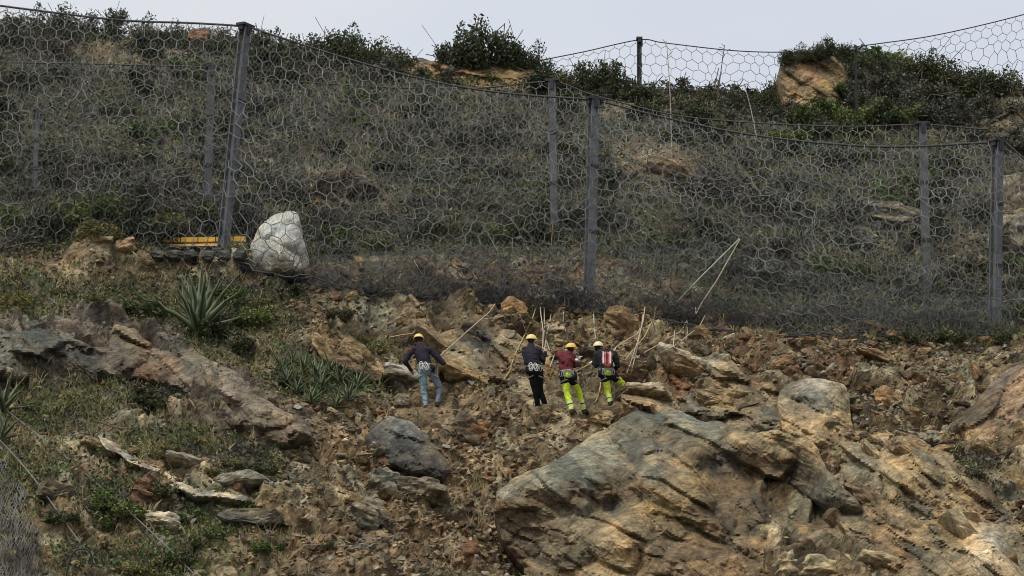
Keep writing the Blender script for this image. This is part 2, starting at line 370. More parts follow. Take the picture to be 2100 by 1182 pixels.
gnd = link('ground', np_mesh('ground', gv, gf, None, [M['deadwood']])); gnd['kind'] = 'structure'
bpy.context.view_layer.update()
dg = bpy.context.evaluated_depsgraph_get()
hill_e = hill.evaluated_get(dg)
def ground(px, py):
    d = ray(px, py).normalized()
    ok, p, n, i = hill_e.ray_cast(Vector((0, 0, 0)), d)
    if not ok:
        return at(px, py, 86.0)
    return p
def drop(x, y, z0=60.0):
    ok, p, n, i = hill_e.ray_cast(Vector((x, y, z0)), Vector((0, 0, -1)))
    return p if ok else Vector((x, y, float(base_height(np.array([x]), np.array([y]))[0])))
fPX, fPY = project(TV[:, 0], TV[:, 1], TV[:, 2])
inframe = (fPX > -60) & (fPX < 2160) & (fPY > -20) & (fPY < 1240) & (np.abs(A2.ravel()) < 0.232) & (Y.ravel() < 87)
area = np.where(Y.ravel() < 67, 0.042, 0.085)*Y.ravel()*np.gradient(A2, axis=1).ravel()
wideframe = (np.abs(A2.ravel()) < 0.39) & (Y.ravel() < 87) & (Y.ravel() > 48)
rng = np.random.default_rng(7)
def pick(weight, n, wide=False):
    w = np.where(wideframe if wide else inframe, weight.ravel()*area*np.where(inframe, 1, .3), 0); w = w/w.sum()
    return rng.choice(len(w), n, replace=False, p=w)

# ------------------------------------------------------------------ rocks
def ico(sub):
    bm = bmesh.new(); bmesh.ops.create_icosphere(bm, subdivisions=sub, radius=1.0)
    V = np.array([v.co[:] for v in bm.verts]); F = np.array([[v.index for v in f.verts] for f in bm.faces]); bm.free()
    V /= np.linalg.norm(V, axis=1, keepdims=True); return V, F
ICO = {k: ico(k) for k in (2, 3, 4, 5)}
def rock_shape(seed, sub, size, slab=0.0, rough=0.05, planes=9):
    g = np.random.default_rng(seed); V, F = ICO[sub]
    N = g.normal(size=(planes, 3)); N[:, 2] *= 1+slab; N /= np.linalg.norm(N, axis=1, keepdims=True)
    N = np.concatenate([N, [[1, 0, 0], [-1, 0, 0], [0, 0, 1], [0, 0, -1], [0, 1, 0], [0, -1, 0]] + g.normal(size=(6, 3))*.22])
    N /= np.linalg.norm(N, axis=1, keepdims=True)
    d = np.r_[g.uniform(0.78, 1.08, planes), g.uniform(.8, 1.0, 6)]
    dots = V @ N.T
    r = np.min(np.where(dots > 0.05, d/np.maximum(dots, .05), 9), axis=1)
    P = V*r[:, None]; P = P/np.abs(P).max(axis=0)
    S_ = np.array(size)*0.5; P = P*S_
    q = P*(1.6/ max(size)); o = seed*3.7
    n1 = fbm(q[:, 0]*2+o, q[:, 1]*2, q[:, 2]*3, 4, seed)
    lay = np.abs(((q[:, 2]*5+n1*1.3) % 1)-.5)*2
    stp = np.floor(q[:, 2]*4+n1*.35+q[:, 0]*.5)
    sh_ = (hsh(stp, stp*0, stp*0, seed)-.5)*min(size)*.16
    P = P + V*((n1*rough*0.3)*max(size)+sh_*(np.abs(V[:, 2]) < .75))[:, None]
    if sub >= 4:
        a, rr, e = plates(P[:, 0]*2.2/np.sqrt(max(size))+P[:, 1]*.9+seed, P[:, 2]*6/np.sqrt(max(size))+P[:, 1]*.6+n1*.15, seed)
        a2, rr2, e2 = plates(P[:, 0]*5+P[:, 1]*2+seed, P[:, 2]*11+n1*.2, seed+1)
        mk = min(size); P = P + V*(a*.10*mk*(.5+.5*sstep(0, .12, e)) + a2*.035*mk - .05*mk*np.exp(-e*14))[:, None]
        n1 = n1+(rr-.5)*.6+(rr2-.5)*.4
    return P, F, n1
def rock_obj(name, px, py, w, h, col, label, seed, depth=None, tilt=0.0, sub=4, slab=0.3, rough=0.05, Yp=None, sink=0.25, yaw=0.0, cat='rock', group=None, col2=None, pitch=-0.35):
    """w,h in photo pixels; the rock stands on the hillside where the pixel below it meets the ground"""
    if Yp is None:
        p = ground(px, py+h*0.40)
    else: p = at(px, py+h*0.40, Yp)
    sc = (p.y*CP+p.z*SP)/FPX
    sw, sh = w*sc, h*sc
    dp = depth if depth else max(sw*.7, sh*.8)
    c = at(px, py, p.y + dp*.22)
    P, F, n1 = rock_shape(seed, sub, (sw*1.04, dp, sh*1.04), slab, rough)
    cc = np.array(col)*(1+0.35*n1[:, None])
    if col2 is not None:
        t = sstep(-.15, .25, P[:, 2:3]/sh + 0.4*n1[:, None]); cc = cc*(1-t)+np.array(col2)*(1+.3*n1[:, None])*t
    o = link(name, np_mesh(name, P, F, cc, [M['rock']]), None, c)
    o.rotation_euler = (pitch*0.5, math.radians(tilt), yaw)
    ROCKS.append(o); return tag(o, label, cat, group)
ROCKS = []
def rbf(C, vals, Q):
    d = np.linalg.norm(C[:, None]-C[None], axis=2)/100; n = len(C)
    K = np.where(d > 0, d*d*np.log(np.maximum(d, 1e-6)), 0)+np.eye(n)*0.01
    Pm = np.c_[np.ones(n), C/100]; Amat = np.block([[K, Pm], [Pm.T, np.zeros((3, 3))]])
    sol = np.linalg.solve(Amat, np.r_[vals, np.zeros((3,)+vals.shape[1:])])
    d = np.linalg.norm(Q[:, None]-C[None], axis=2)/100
    Kq = np.where(d > 0, d*d*np.log(np.maximum(d, 1e-6)), 0)
    return Kq @ sol[:n] + np.c_[np.ones(len(Q)), Q/100] @ sol[n:]
def poly_dist(Q, poly):
    """signed distance (inside positive)"""
    n = len(poly); d = np.full(len(Q), 1e9); ins = np.zeros(len(Q), bool)
    for i in range(n):
        a = np.array(poly[i], float); b = np.array(poly[(i+1) % n], float); e = b-a
        t = np.clip(((Q-a)@e)/(e@e), 0, 1); d = np.minimum(d, np.linalg.norm(Q-(a+t[:, None]*e), axis=1))
        c = ((a[1] > Q[:, 1]) != (b[1] > Q[:, 1]))
        xx = (b[0]-a[0])*(Q[:, 1]-a[1])/((b[1]-a[1]) if b[1] != a[1] else 1e-9)+a[0]
        ins ^= c & (Q[:, 0] < xx)
    return np.where(ins, d, -d)
def carved_rock(name, outline, ctrl, label, seed, step=4.0, thick=2.5, rnd=45, rback=1.0, amp=0.16, amp2=.09, ang=-25, cell=(1.6, .6), cat='rock', ragged=10, colvar=1.0, rgamp=.09, famp=.07, mat='rock'):
    """a closed rock body: shaped front with real relief, thickness behind, rounded rim.
    ctrl: (px, py, depth Y, colour)"""
    ol = np.array(outline, float); x0, y0 = ol.min(0)-20; x1, y1 = ol.max(0)+20
    gx, gy = np.meshgrid(np.arange(x0, x1, step), np.arange(y0, y1, step)); shp = gx.shape
    Q = np.c_[gx.ravel(), gy.ravel()]
    Qn = Q + np.c_[fbm(Q[:, 0]/45, Q[:, 1]/45, Q[:, 0]*0, 3, seed), fbm(Q[:, 0]/45, Q[:, 1]/45, Q[:, 0]*0+5, 3, seed+1)]*ragged
    sd = poly_dist(Qn, outline)
    C = np.array([[c[0], c[1]] for c in ctrl], float); yv = np.array([c[2] for c in ctrl], float); cv = np.array([c[3] for c in ctrl], float)
    Yq = rbf(C, yv[:, None], Q)[:, 0]
    Yq = np.clip(Yq, yv.min()-.5, yv.max()+.5)
    w = 1/(np.linalg.norm(Q[:, None]-C[None], axis=2)**3+60); w /= w.sum(1, keepdims=True); colq = w @ cv
    sc = 1.0/85
    t = math.radians(ang); u = (Q[:, 0]*math.cos(t)-Q[:, 1]*math.sin(t))*sc; v = (Q[:, 0]*math.sin(t)+Q[:, 1]*math.cos(t))*sc
    wv = fbm(Q[:, 0]*sc*.8, Q[:, 1]*sc*.8, Q[:, 0]*0, 2, seed+2)*.2
    a1, b1_, e1_ = plates((u+wv)/cell[0], (v+wv)/cell[1], seed+3, 1.5, .14); a2, b2_, e2_ = plates((u+wv)/cell[0]*2.6+3, (v-wv)/cell[1]*2.4, seed+4, 1.2, .5)
    a3, b3_, e3_ = plates((u+wv)/cell[0]*6+3, (v-wv)/cell[1]*5, seed+6, .8, .45)
    f = fbm(Q[:, 0]*sc*4, Q[:, 1]*sc*6, Q[:, 0]*0, 4, seed+5)
    rg = 1-np.abs(fbm(u*1.1, v*3.2, u*0, 5, seed+8, .6))*2
    dY = a1*amp*(.4+.6*sstep(0, .2, e1_))+a2*amp2*(.4+.6*sstep(0, .25, e2_))+a3*.035*(.3+.7*sstep(0, .3, e3_)) - .17*np.exp(-e1_*8)-.06*np.exp(-e2_*7) + f*famp + rg*rgamp
    rim = np.clip(1-sd/rnd, 0, 1)**2.2*rback
    Yf = Yq - dY + rim
    vary = (1+(b1_-.5)*.5*colvar+(b2_-.5)*.45*colvar+f*.3)
    hue = ((b1_-.5)*.25+(b2_-.5)*.2)[:, None]*np.array([.5, 0, -.6])
    colq = colq*vary[:, None]*(1+hue*colvar)
    gr = np.gradient(sd.reshape(shp), step); gy_, gx_ = gr[0].ravel(), gr[1].ravel(); gl = np.maximum(np.hypot(gx_, gy_), .3)
    sn = (sd > 0) & (sd < step*1.05)
    Q = Q - np.c_[gx_/gl, gy_/gl]*np.where(sn, np.minimum(sd, step), 0)[:, None]
    inside = (sd > 0).reshape(shp)
    cell_in = inside[:-1, :-1] & inside[1:, :-1] & inside[:-1, 1:] & inside[1:, 1:]
    I = np.arange(len(Q)).reshape(shp)
    Ff = np.stack([I[:-1, :-1], I[1:, :-1], I[1:, 1:], I[:-1, 1:]], -1)[cell_in]
    # boundary walls
    E = np.concatenate([Ff[:, [0, 1]], Ff[:, [1, 2]], Ff[:, [2, 3]], Ff[:, [3, 0]]])
    key = np.sort(E, 1); kk = key[:, 0]*10**7+key[:, 1]; un, inv, c_ = np.unique(kk, return_inverse=True, return_counts=True)
    Bd = E[c_[inv] == 1]; n = len(Q)
    for _ in range(4):      # even out the rim
        for arr in (Q, Yf):
            acc = np.zeros_like(arr); c2 = np.zeros(n)
            np.add.at(acc, Bd[:, 0], arr[Bd[:, 1]]); np.add.at(acc, Bd[:, 1], arr[Bd[:, 0]]); np.add.at(c2, Bd[:, 0], 1); np.add.at(c2, Bd[:, 1], 1)
            m_ = c2 > 0; av = acc[m_]/(c2[m_][:, None] if arr.ndim == 2 else c2[m_]); arr[m_] = arr[m_]*.4+av*.6
    cx, cy = (Q[:, 0]-CX)/FPX, (CY-Q[:, 1])/FPX
    dirs = np.c_[cx/(CP-cy*SP), np.ones(len(Q)), (SP+cy*CP)/(CP-cy*SP)]
    front = dirs*Yf[:, None]; back = dirs*Yq[:, None] + np.array([0, thick, -thick*0.05])
    walls = np.c_[Bd[:, 1], Bd[:, 0], Bd[:, 0]+n, Bd[:, 1]+n]
    Fall = np.concatenate([Ff, Ff[:, ::-1]+n, walls])
    used = np.unique(Fall); re = np.full(2*n, -1); re[used] = np.arange(len(used))
    V = np.concatenate([front, back])[used]; Cc = np.concatenate([colq, colq])[used]; Fall = re[Fall]
    cen = V.mean(0); cen[2] = V[:, 2].min()
    o = link(name, np_mesh(name, V-cen, Fall, Cc, [M[mat]]), None, cen)
    ROCKS.append(o); return tag(o, label, cat)

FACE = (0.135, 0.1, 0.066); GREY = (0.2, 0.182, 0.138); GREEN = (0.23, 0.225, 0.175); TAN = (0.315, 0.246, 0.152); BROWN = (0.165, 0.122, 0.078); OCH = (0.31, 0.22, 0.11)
DARK = (0.075, 0.07, 0.066); PALE = (0.42, 0.37, 0.29); RED = (0.2, 0.1, 0.06); PURP = (0.165, 0.145, 0.112)
# the great boulder, lower right; FACE is its brown darkened, shade painted in
carved_rock('giant_boulder',
  [(1018, 1010), (1040, 985), (1110, 955), (1160, 930), (1200, 895), (1260, 865), (1310, 842), (1380, 838), (1460, 862), (1520, 885), (1600, 880), (1660, 905), (1690, 950), (1740, 1010), (1800, 1090), (1830, 1240), (1080, 1240), (1072, 1170), (1030, 1105), (1016, 1050)],
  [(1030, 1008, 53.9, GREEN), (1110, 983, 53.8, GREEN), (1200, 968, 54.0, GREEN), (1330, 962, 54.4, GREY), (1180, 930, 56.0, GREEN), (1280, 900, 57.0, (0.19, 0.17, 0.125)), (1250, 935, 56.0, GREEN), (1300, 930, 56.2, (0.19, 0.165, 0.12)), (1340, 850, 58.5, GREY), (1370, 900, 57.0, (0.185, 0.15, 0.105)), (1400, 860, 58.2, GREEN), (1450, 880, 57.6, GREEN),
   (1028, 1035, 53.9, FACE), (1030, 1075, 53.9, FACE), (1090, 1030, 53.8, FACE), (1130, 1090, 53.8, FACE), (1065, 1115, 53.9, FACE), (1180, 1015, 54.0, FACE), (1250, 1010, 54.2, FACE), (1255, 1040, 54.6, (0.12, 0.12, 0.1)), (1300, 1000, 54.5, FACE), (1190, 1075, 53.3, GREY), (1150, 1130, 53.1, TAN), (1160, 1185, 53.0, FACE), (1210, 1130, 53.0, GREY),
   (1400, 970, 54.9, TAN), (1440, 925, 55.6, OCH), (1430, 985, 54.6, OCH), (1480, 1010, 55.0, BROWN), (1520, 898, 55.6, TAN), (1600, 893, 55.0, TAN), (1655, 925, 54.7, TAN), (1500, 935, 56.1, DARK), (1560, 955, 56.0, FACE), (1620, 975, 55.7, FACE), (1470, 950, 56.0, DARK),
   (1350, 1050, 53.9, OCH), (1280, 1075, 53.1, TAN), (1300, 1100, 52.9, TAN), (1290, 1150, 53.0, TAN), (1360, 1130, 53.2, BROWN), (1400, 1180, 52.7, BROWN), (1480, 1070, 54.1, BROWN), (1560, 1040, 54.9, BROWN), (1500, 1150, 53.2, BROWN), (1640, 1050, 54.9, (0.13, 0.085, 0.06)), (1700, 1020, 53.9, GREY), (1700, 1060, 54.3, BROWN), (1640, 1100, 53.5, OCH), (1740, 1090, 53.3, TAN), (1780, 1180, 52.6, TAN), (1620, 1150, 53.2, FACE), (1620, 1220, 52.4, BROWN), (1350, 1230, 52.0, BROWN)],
  'huge cracked brown boulder with a flat grey-green top and overhanging edge', 101, 3.6, 3.2, 26, .5, .30, .12, -28, (1.7, .75), 'boulder', famp=.05, rgamp=.05)
carved_rock('bedrock_slab', [(2180, 720), (2090, 745), (2030, 790), (1990, 835), (1955, 870), (1980, 900), (1965, 930), (2010, 945), (2060, 935), (2180, 930)],
  [(2150, 740, 59.2, PURP), (2090, 790, 58.3, (0.22, 0.165, 0.12)), (2010, 850, 57.6, BROWN), (2000, 915, 56.6, TAN), (2080, 880, 57.0, (0.23, 0.165, 0.12)), (2150, 860, 57.0, PURP), (2150, 920, 56.4, PURP)],
  'smooth sloping brown bedrock slab beside the tan broken slabs', 131, 4, 2.0, 35, .6, .12, .07, 40, (1.8, .5))
carved_rock('grey_block', [(2180, 940), (2080, 950), (2045, 985), (2050, 1050), (2070, 1075), (2180, 1100)],
  [(2150, 960, 55.6, GREY), (2070, 980, 55.5, GREY), (2070, 1050, 54.4, (0.19, 0.18, 0.155)), (2150, 1060, 54.2, GREY)],
  'smooth grey block below the sloping brown bedrock slab', 141, 4, 1.5, 30, .5, .05, .04, 40, (1.8, .8))
carved_rock('square_boulder', [(1598, 800), (1620, 778), (1690, 772), (1735, 788), (1742, 830), (1755, 880), (1765, 930), (1700, 925), (1610, 905), (1590, 860)],
  [(1610, 800, 58.6, GREY), (1680, 785, 58.9, PALE), (1730, 800, 58.8, TAN), (1640, 850, 57.9, (0.24, 0.19, 0.125)), (1720, 860, 57.8, TAN), (1650, 900, 57.2, TAN), (1740, 915, 57.1, BROWN)],
  'big square tan boulder with a flat face above the giant boulder', 151, 4, 1.6, 25, .5, .06, .05, -30, (1.6, .6))
carved_rock('rock_tower', [(1602, 192), (1592, 150), (1600, 120), (1640, 102), (1690, 100), (1725, 130), (1748, 165), (1735, 195), (1715, 225), (1650, 235), (1615, 220)],
  [(1605, 130, 83.6, (0.14, 0.12, 0.08)), (1640, 108, 83.8, (0.12, 0.11, 0.07)), (1660, 150, 83.0, (0.27, 0.18, 0.11)), (1700, 180, 82.6, OCH), (1720, 150, 83.2, OCH), (1640, 190, 82.8, (0.22, 0.16, 0.1)), (1690, 110, 83.8, (0.1, 0.095, 0.06)), (1740, 180, 83.0, (0.14, 0.115, 0.07)), (1690, 220, 82.4, (0.1, 0.1, 0.06))],
  'knob of ochre rock topped with dark shrubs on the skyline', 161, 3, 3.0, 16, .8, .2, .1, -30, (1.2, .5), 'rock outcrop')
carved_rock('ochre_ledge', [(760, 165), (800, 140), (850, 122), (920, 120), (945, 135), (1010, 128), (1090, 132), (1115, 160), (1120, 195), (760, 195)],
  [(790, 155, 84, OCH), (860, 130, 84.4, (0.2, 0.15, 0.11)), (930, 130, 84.4, (0.3, 0.17, 0.12)), (1000, 150, 83.9, OCH), (1080, 145, 84.2, (0.32, 0.22, 0.11)), (900, 160, 83.6, (0.33, 0.2, 0.1)), (1000, 180, 83, OCH), (850, 185, 83, OCH)],
  'banded ochre rock ledge below the skyline shrubs', 171, 3, 2.5, 14, .6, .22, .14, -6, (1.5, .35), 'rock outcrop')
carved_rock('dark_leaning_boulder', [(745, 900), (765, 868), (800, 852), (840, 862), (880, 890), (905, 930), (930, 968), (900, 978), (840, 968), (790, 945), (752, 925)],
  [(755, 900, 57.4, DARK), (800, 860, 57.8, (0.2, 0.19, 0.16)), (850, 880, 57.6, (0.2, 0.19, 0.165)), (830, 920, 56.9, DARK), (870, 950, 56.6, DARK), (890, 915, 57.2, (0.17, 0.14, 0.1)), (780, 925, 56.9, DARK)],
  'dark grey slanting boulder with a lighter top on the scree', 191, 4, 1.3, 25, .45, .08, .06, -38, (1.4, .5), 'boulder')
GY_ = lambda px, py, o: ground(px, py).y-o
def on_ground(pts, off): return [(px, py, GY_(px, py, off+d), c) for px, py, d, c in pts]
carved_rock('layered_outcrop', [(1985, 255), (2010, 232), (2060, 215), (2180, 205), (2180, 300), (2100, 290), (2040, 285), (1995, 270)],
  on_ground([(2000, 245, .1, (0.1, 0.085, 0.065)), (2060, 228, .1, (0.14, 0.1, 0.07)), (2100, 250, .2, (0.15, 0.12, 0.085)), (2040, 265, .1, (0.09, 0.08, 0.06)), (2150, 230, .2, BROWN)], .15),
  'layered brown outcrop with thin ledges beside the skyline thicket', 181, 3, 2.5, 12, .4, .25, .16, 25, (1.2, .25), 'rock outcrop', 16)
carved_rock('fractured_ledge', [(1690, 905), (1750, 880), (1850, 890), (1950, 925), (2050, 985), (2080, 1060), (2190, 1110), (2190, 1240), (1800, 1240), (1770, 1120), (1720, 1000)],
  on_ground([(1720, 920, .1, TAN), (1800, 900, .2, TAN), (1780, 960, .4, (0.22, .2, .15)), (1850, 930, .15, TAN), (1840, 1000, .3, (0.3, .23, .13)), (1920, 960, .3, TAN), (1960, 1010, .5, (0.31, .24, .145)), (2030, 1020, .1, BROWN), (1800, 1060, .2, BROWN), (1870, 1060, .1, (0.2, .17, .12)), (1900, 1110, .6, (0.17, .145, .1)), (1960, 1100, .2, TAN), (2020, 1130, .5, PALE), (2100, 1120, .2, TAN), (2150, 1190, .4, BROWN), (1850, 1150, .3, BROWN), (1950, 1190, .4, TAN), (1850, 1220, .6, TAN)], .35),
  'wide fractured tan rock ledge stepping downhill beside the giant boulder', 221, 4, 2.2, 26, .6, .34, .17, -38, (1.5, .5), 'rock ledge', famp=.08)
carved_rock('slab_heap', [(1268, 805), (1320, 782), (1380, 742), (1430, 725), (1500, 735), (1540, 780), (1600, 775), (1605, 885), (1500, 890), (1400, 855), (1285, 845)],
  on_ground([(1290, 815, .3, (0.24, .19, .13)), (1350, 800, .1, BROWN), (1390, 790, -.1, RED), (1400, 755, .2, TAN), (1450, 740, .1, PALE), (1480, 770, .3, TAN), (1440, 800, .0, BROWN), (1480, 830, .4, TAN), (1550, 810, .1, BROWN), (1580, 860, .2, GREY), (1420, 845, .2, GREY), (1350, 830, .35, TAN)], .25),
  'heap of broken tan slabs above the giant boulder', 231, 4, 1.8, 20, .5, .36, .18, -22, (1.0, .38), 'rock ledge', famp=.07)
carved_rock('bank_ledge', [(890, 690), (930, 655), (1000, 640), (1060, 650), (1075, 700), (1150, 720), (1140, 770), (1060, 775), (1010, 790), (950, 765), (910, 735)],
  on_ground([(910, 695, .1, TAN), (950, 670, .1, BROWN), (1010, 655, .2, BROWN), (985, 695, .3, DARK), (1040, 700, .2, TAN), (960, 735, .2, TAN), (1020, 750, .3, (0.22, .16, .1)), (1090, 745, .2, BROWN), (1130, 740, .1, TAN)], .2),
  'dipping brown rock beds in the bank between the workers', 241, 4, 1.5, 20, .5, .30, .16, -32, (1.2, .32), 'rock ledge', famp=.06)
carved_rock('rock_spur', [(-60, 668), (60, 656), (170, 648), (290, 676), (390, 716), (470, 760), (550, 812), (615, 868), (640, 905), (575, 915), (500, 890), (440, 868), (380, 830), (300, 800), (230, 790), (120, 790), (-60, 785)],
  on_ground([(0, 680, .2, (.18, .17, .14)), (80, 690, .3, (.15, .15, .125)), (170, 665, .1, (.24, .22, .18)), (180, 730, .4, (.1, .09, .08)), (260, 700, .2, PURP), (240, 750, .35, (.12, .105, .09)), (320, 720, .2, (.19, .15, .12)), (300, 775, .2, (.24, .15, .09)), (400, 750, .2, PURP), (390, 800, .35, (.16, .135, .115)), (460, 810, .2, (.2, .17, .14)), (450, 855, .3, (.11, .1, .09)), (540, 840, .2, PURP), (560, 890, .3, (.19, .15, .115)), (60, 760, .3, (.13, .12, .1)), (130, 770, .3, (.16, .135, .11))], .02),
  'weathered grey-brown rock spur curving down the bushy bank', 251, 4.5, 1.8, 30, .7, .40, .2, -30, (1.5, .8), 'rock outcrop', 16, famp=.07, rgamp=.1)
carved_rock('pale_rock_strip', [(192, 880), (222, 884), (250, 905), (285, 922), (318, 950), (330, 962), (300, 972), (272, 952), (240, 935), (215, 908)],
  on_ground([(210, 890, 0, (.40, .37, .30)), (240, 910, .08, (.3, .26, .2)), (270, 935, .05, (.40, .37, .30)), (300, 955, .12, (.36, .32, .25)), (320, 960, .0, (.40, .37, .30))], .07),
  'upper piece of the broken white rock streak on the grassy bank', 261, 2.5, .8, 8, .25, .12, .08, -34, (.5, .2), 'rock', 20, 1.2, .05, .06)
carved_rock('pale_rock_strip', [(318, 950), (350, 962), (395, 980), (440, 996), (500, 1002), (522, 1014), (500, 1024), (440, 1022), (385, 1012), (345, 990)],
  on_ground([(335, 962, .0, (.45, .41, .34)), (370, 985, .1, (.40, .37, .30)), (410, 1000, .05, (.34, .31, .25)), (440, 1008, .08, (.40, .37, .30)), (480, 1012, .05, (.40, .37, .30)), (510, 1012, 0, (.4, .36, .3))], .07),
  'lower piece of the broken white rock streak beside the grey shelf slab', 271, 2.5, .8, 8, .25, .12, .08, -20, (.5, .2), 'rock', 20, 1.2, .05, .06)
HERO = [  # name, px, py, w, h, colour, label, tilt, slab, seed, colour of the top
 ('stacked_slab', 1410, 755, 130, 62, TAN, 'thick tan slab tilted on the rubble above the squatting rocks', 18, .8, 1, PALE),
 ('pointed_rock', 1480, 762, 52, 62, (0.32, .29, .22), 'pale pointed rock leaning against the thick tan slab', -15, .3, 2, None),
 ('wedge_rock', 1485, 818, 110, 75, TAN, 'tan wedge-shaped rock with a ridged top below the pale pointed rock', 12, .5, 3, None),
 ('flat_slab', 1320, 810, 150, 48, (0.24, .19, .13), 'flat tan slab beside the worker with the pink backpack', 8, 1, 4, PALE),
 ('rounded_stone', 1120, 850, 48, 44, BROWN, 'rounded brown stone below the worker in black', 0, 0, 5, None),
 ('tan_stone', 1236, 858, 46, 34, TAN, 'tan angular stone between the lime trousers and the giant boulder', 15, 0, 6, None),
 ('brown_stone', 1196, 872, 36, 26, (0.25, .17, .11), 'small light brown stone under the boots of the worker in maroon', 0, 0, 7, None),
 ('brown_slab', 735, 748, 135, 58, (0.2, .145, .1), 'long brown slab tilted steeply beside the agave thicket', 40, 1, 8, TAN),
 ('upright_slab', 662, 722, 110, 30, TAN, 'narrow tan slab standing on edge above the agave thicket', 58, 1, 9, None),
 ('tan_slab', 950, 768, 125, 52, (0.31, .235, .14), 'flat tan slab between the worker in jeans and the worker in black', 26, 1, 10, None),  # even tan, the slab's own colour
 ('ridge_slab', 905, 718, 150, 34, (0.28, .21, .14), 'long tan slab behind the worker in jeans', 33, 1, 11, None),
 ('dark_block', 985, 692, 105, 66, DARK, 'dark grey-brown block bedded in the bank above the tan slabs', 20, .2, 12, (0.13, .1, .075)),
 ('grey_slab', 822, 770, 80, 48, GREY, 'grey slab with a white streak beside the worker in jeans', 10, .8, 13, (0.4, .4, .38)),
 ('grey_chip', 828, 822, 36, 36, GREY, 'small square grey stone at the foot of the worker in jeans', 10, 0, 14, None),
 ('round_tan_rock', 258, 505, 52, 42, (0.34, .25, .165), 'rounded tan rock at the end of the yellow beam', 0, 0, 15, None),
 ('flat_tan_rock', 208, 493, 55, 20, (0.36, .3, .2), 'flat pale tan rock beside the rounded tan rock', 5, .5, 16, None),
 ('white_rock', 325, 1070, 100, 46, (0.46, .42, .34), 'pale cream rock with a flat top beside the bright green bush', 6, .5, 17, None),
 ('green_grey_rock', 760, 1058, 85, 70, (0.14, .14, .115), 'dark green-grey rock half sunk in the gully', 35, .4, 18, GREY),
 ('slate_block', 862, 1005, 120, 58, GREY, 'grey slate block below the dark slanting boulder', 5, .7, 19, None),
 ('slate_chunk', 785, 985, 60, 66, (0.2, .2, .17), 'angular grey chunk beside the slate block', 0, .2, 20, None),
 ('gully_rock', 960, 880, 80, 58, (0.13, .1, .075), 'dark brown rock on the scree below the workers', 30, .3, 21, None),
 ('orange_stone', 985, 880, 40, 48, (0.26, .15, .085), 'orange-brown stone leaning on the dark brown scree rock', 20, .2, 22, None),
 ('shelf_slab', 490, 985, 125, 34, (0.24, .235, .2), 'grey shelf slab at the end of the white rock strip', -6, 1, 23, None),
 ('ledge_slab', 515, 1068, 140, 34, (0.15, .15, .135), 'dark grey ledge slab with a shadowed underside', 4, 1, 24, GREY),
 ('sloping_slab', 392, 952, 110, 32, (0.25, .235, .2), 'long grey slab beside the white rock strip', 20, 1, 25, None),
 ('cream_stone', 1690, 1168, 90, 50, (0.4, .34, .23), 'cream block at the foot of the giant boulder', 5, .2, 26, None),
 ('cream_chip', 1612, 1160, 52, 48, (0.38, .32, .22), 'small cream stone at the foot of the giant boulder beside the cream block', -20, .2, 27, None),
 ('pale_slab', 1810, 1160, 130, 40, (0.36, .3, .2), 'pale slab pointing downhill beside the cream block', 25, .9, 28, None),
 ('grey_cube', 1890, 1105, 130, 100, (0.2, .17, .125), 'large grey-brown block with a square face under broken slabs', 12, .1, 29, TAN),
 ('long_slab', 1990, 1120, 190, 44, (0.33, .28, .19), 'long pale slab running downhill beside the grey-brown block', 58, 1, 30, None),
 ('leaning_slab', 1790, 1050, 170, 40, (0.22, .165, .11), 'brown slab leaning on the flank of the giant boulder', 55, 1, 31, None),
 ('tan_plate', 1880, 945, 130, 66, (0.29, .22, .14), 'broad tan plate below the gravel bank', 28, .8, 32, None),
 ('cracked_plate', 1935, 1010, 150, 76, (0.31, .24, .15), 'broad tan plate split by a dark crack', 32, .8, 33, None),
 ('thin_plate', 1635, 880, 55, 14, (0.42, .36, .25), 'thin pale plate lying on the square tan boulder', -6, 1, 34, None),
 ('narrow_slab', 1800, 960, 130, 26, (0.36, .29, .19), 'narrow pale slab tilted against the square tan boulder', 62, 1, 35, None),
 ('dark_red_rock', 1290, 770, 70, 40, (0.13, .09, .065), 'dark brown rock behind the worker with the pink backpack', 20, .5, 36, None),
 ('bank_slab', 1290, 670, 120, 44, (0.25, .185, .115), 'ochre rock face in the bank above the workers', 50, 1, 37, None),
 ('flat_brown_rock', 1605, 748, 62, 34, (0.25, .175, .11), 'flat brown rock on the reddish scree above the square boulder', 8, .6, 38, None),
 ('long_flat_rock', 1800, 735, 90, 26, (0.28, .2, .125), 'long flat tan rock on the reddish scree below the posts', 22, .9, 39, None),
 ('white_pebble', 1640, 728, 20, 18, (0.5, .46, .38), 'small white stone on the reddish scree', 0, 0, 40, None),
 ('arch_slab', 110, 1010, 90, 40, PURP, 'brown slab under the diagonal cables', 20, .8, 41, None),
 ('ruddy_rock', 300, 1010, 60, 90, (0.2, .13, .09), 'reddish brown ledge rock beside the bright green bush', 15, .3, 42, None),
 ('pale_outcrop', 1370, 350, 110, 42, (0.27, .2, .125), 'pale layered rock patch on the slope behind the netting', 18, .8, 43, None),
 ('brown_outcrop', 700, 385, 150, 60, (0.17, .135, .105), 'brown weathered rock patch on the slope behind the netting', -20, .8, 44, None),
 ('grey_outcrop', 1835, 450, 120, 44, (0.19, .17, .13), 'grey-brown rock patch behind the netting near the tall posts', 8, .8, 45, None),
 ('tan_bluff', 2085, 460, 110, 190, (0.23, .2, .145), 'smooth tan earth bluff beyond the last post', -15, .1, 46, None),
 ('skyline_rock', 408, 80, 50, 44, (0.24, .14, .1), 'small reddish rock on the skyline behind the top cable', 5, .3, 47, None),
]
for (nm, px, py, w, h, c, lab, tilt, slab, sd, c2) in HERO:
    rock_obj(nm, px, py, w, h, c, lab, 300+sd, tilt=tilt, slab=slab, col2=c2, rough=0.045, Yp=84.4 if nm == 'skyline_rock' else None, sub=5 if w*h > 5200 else 4)
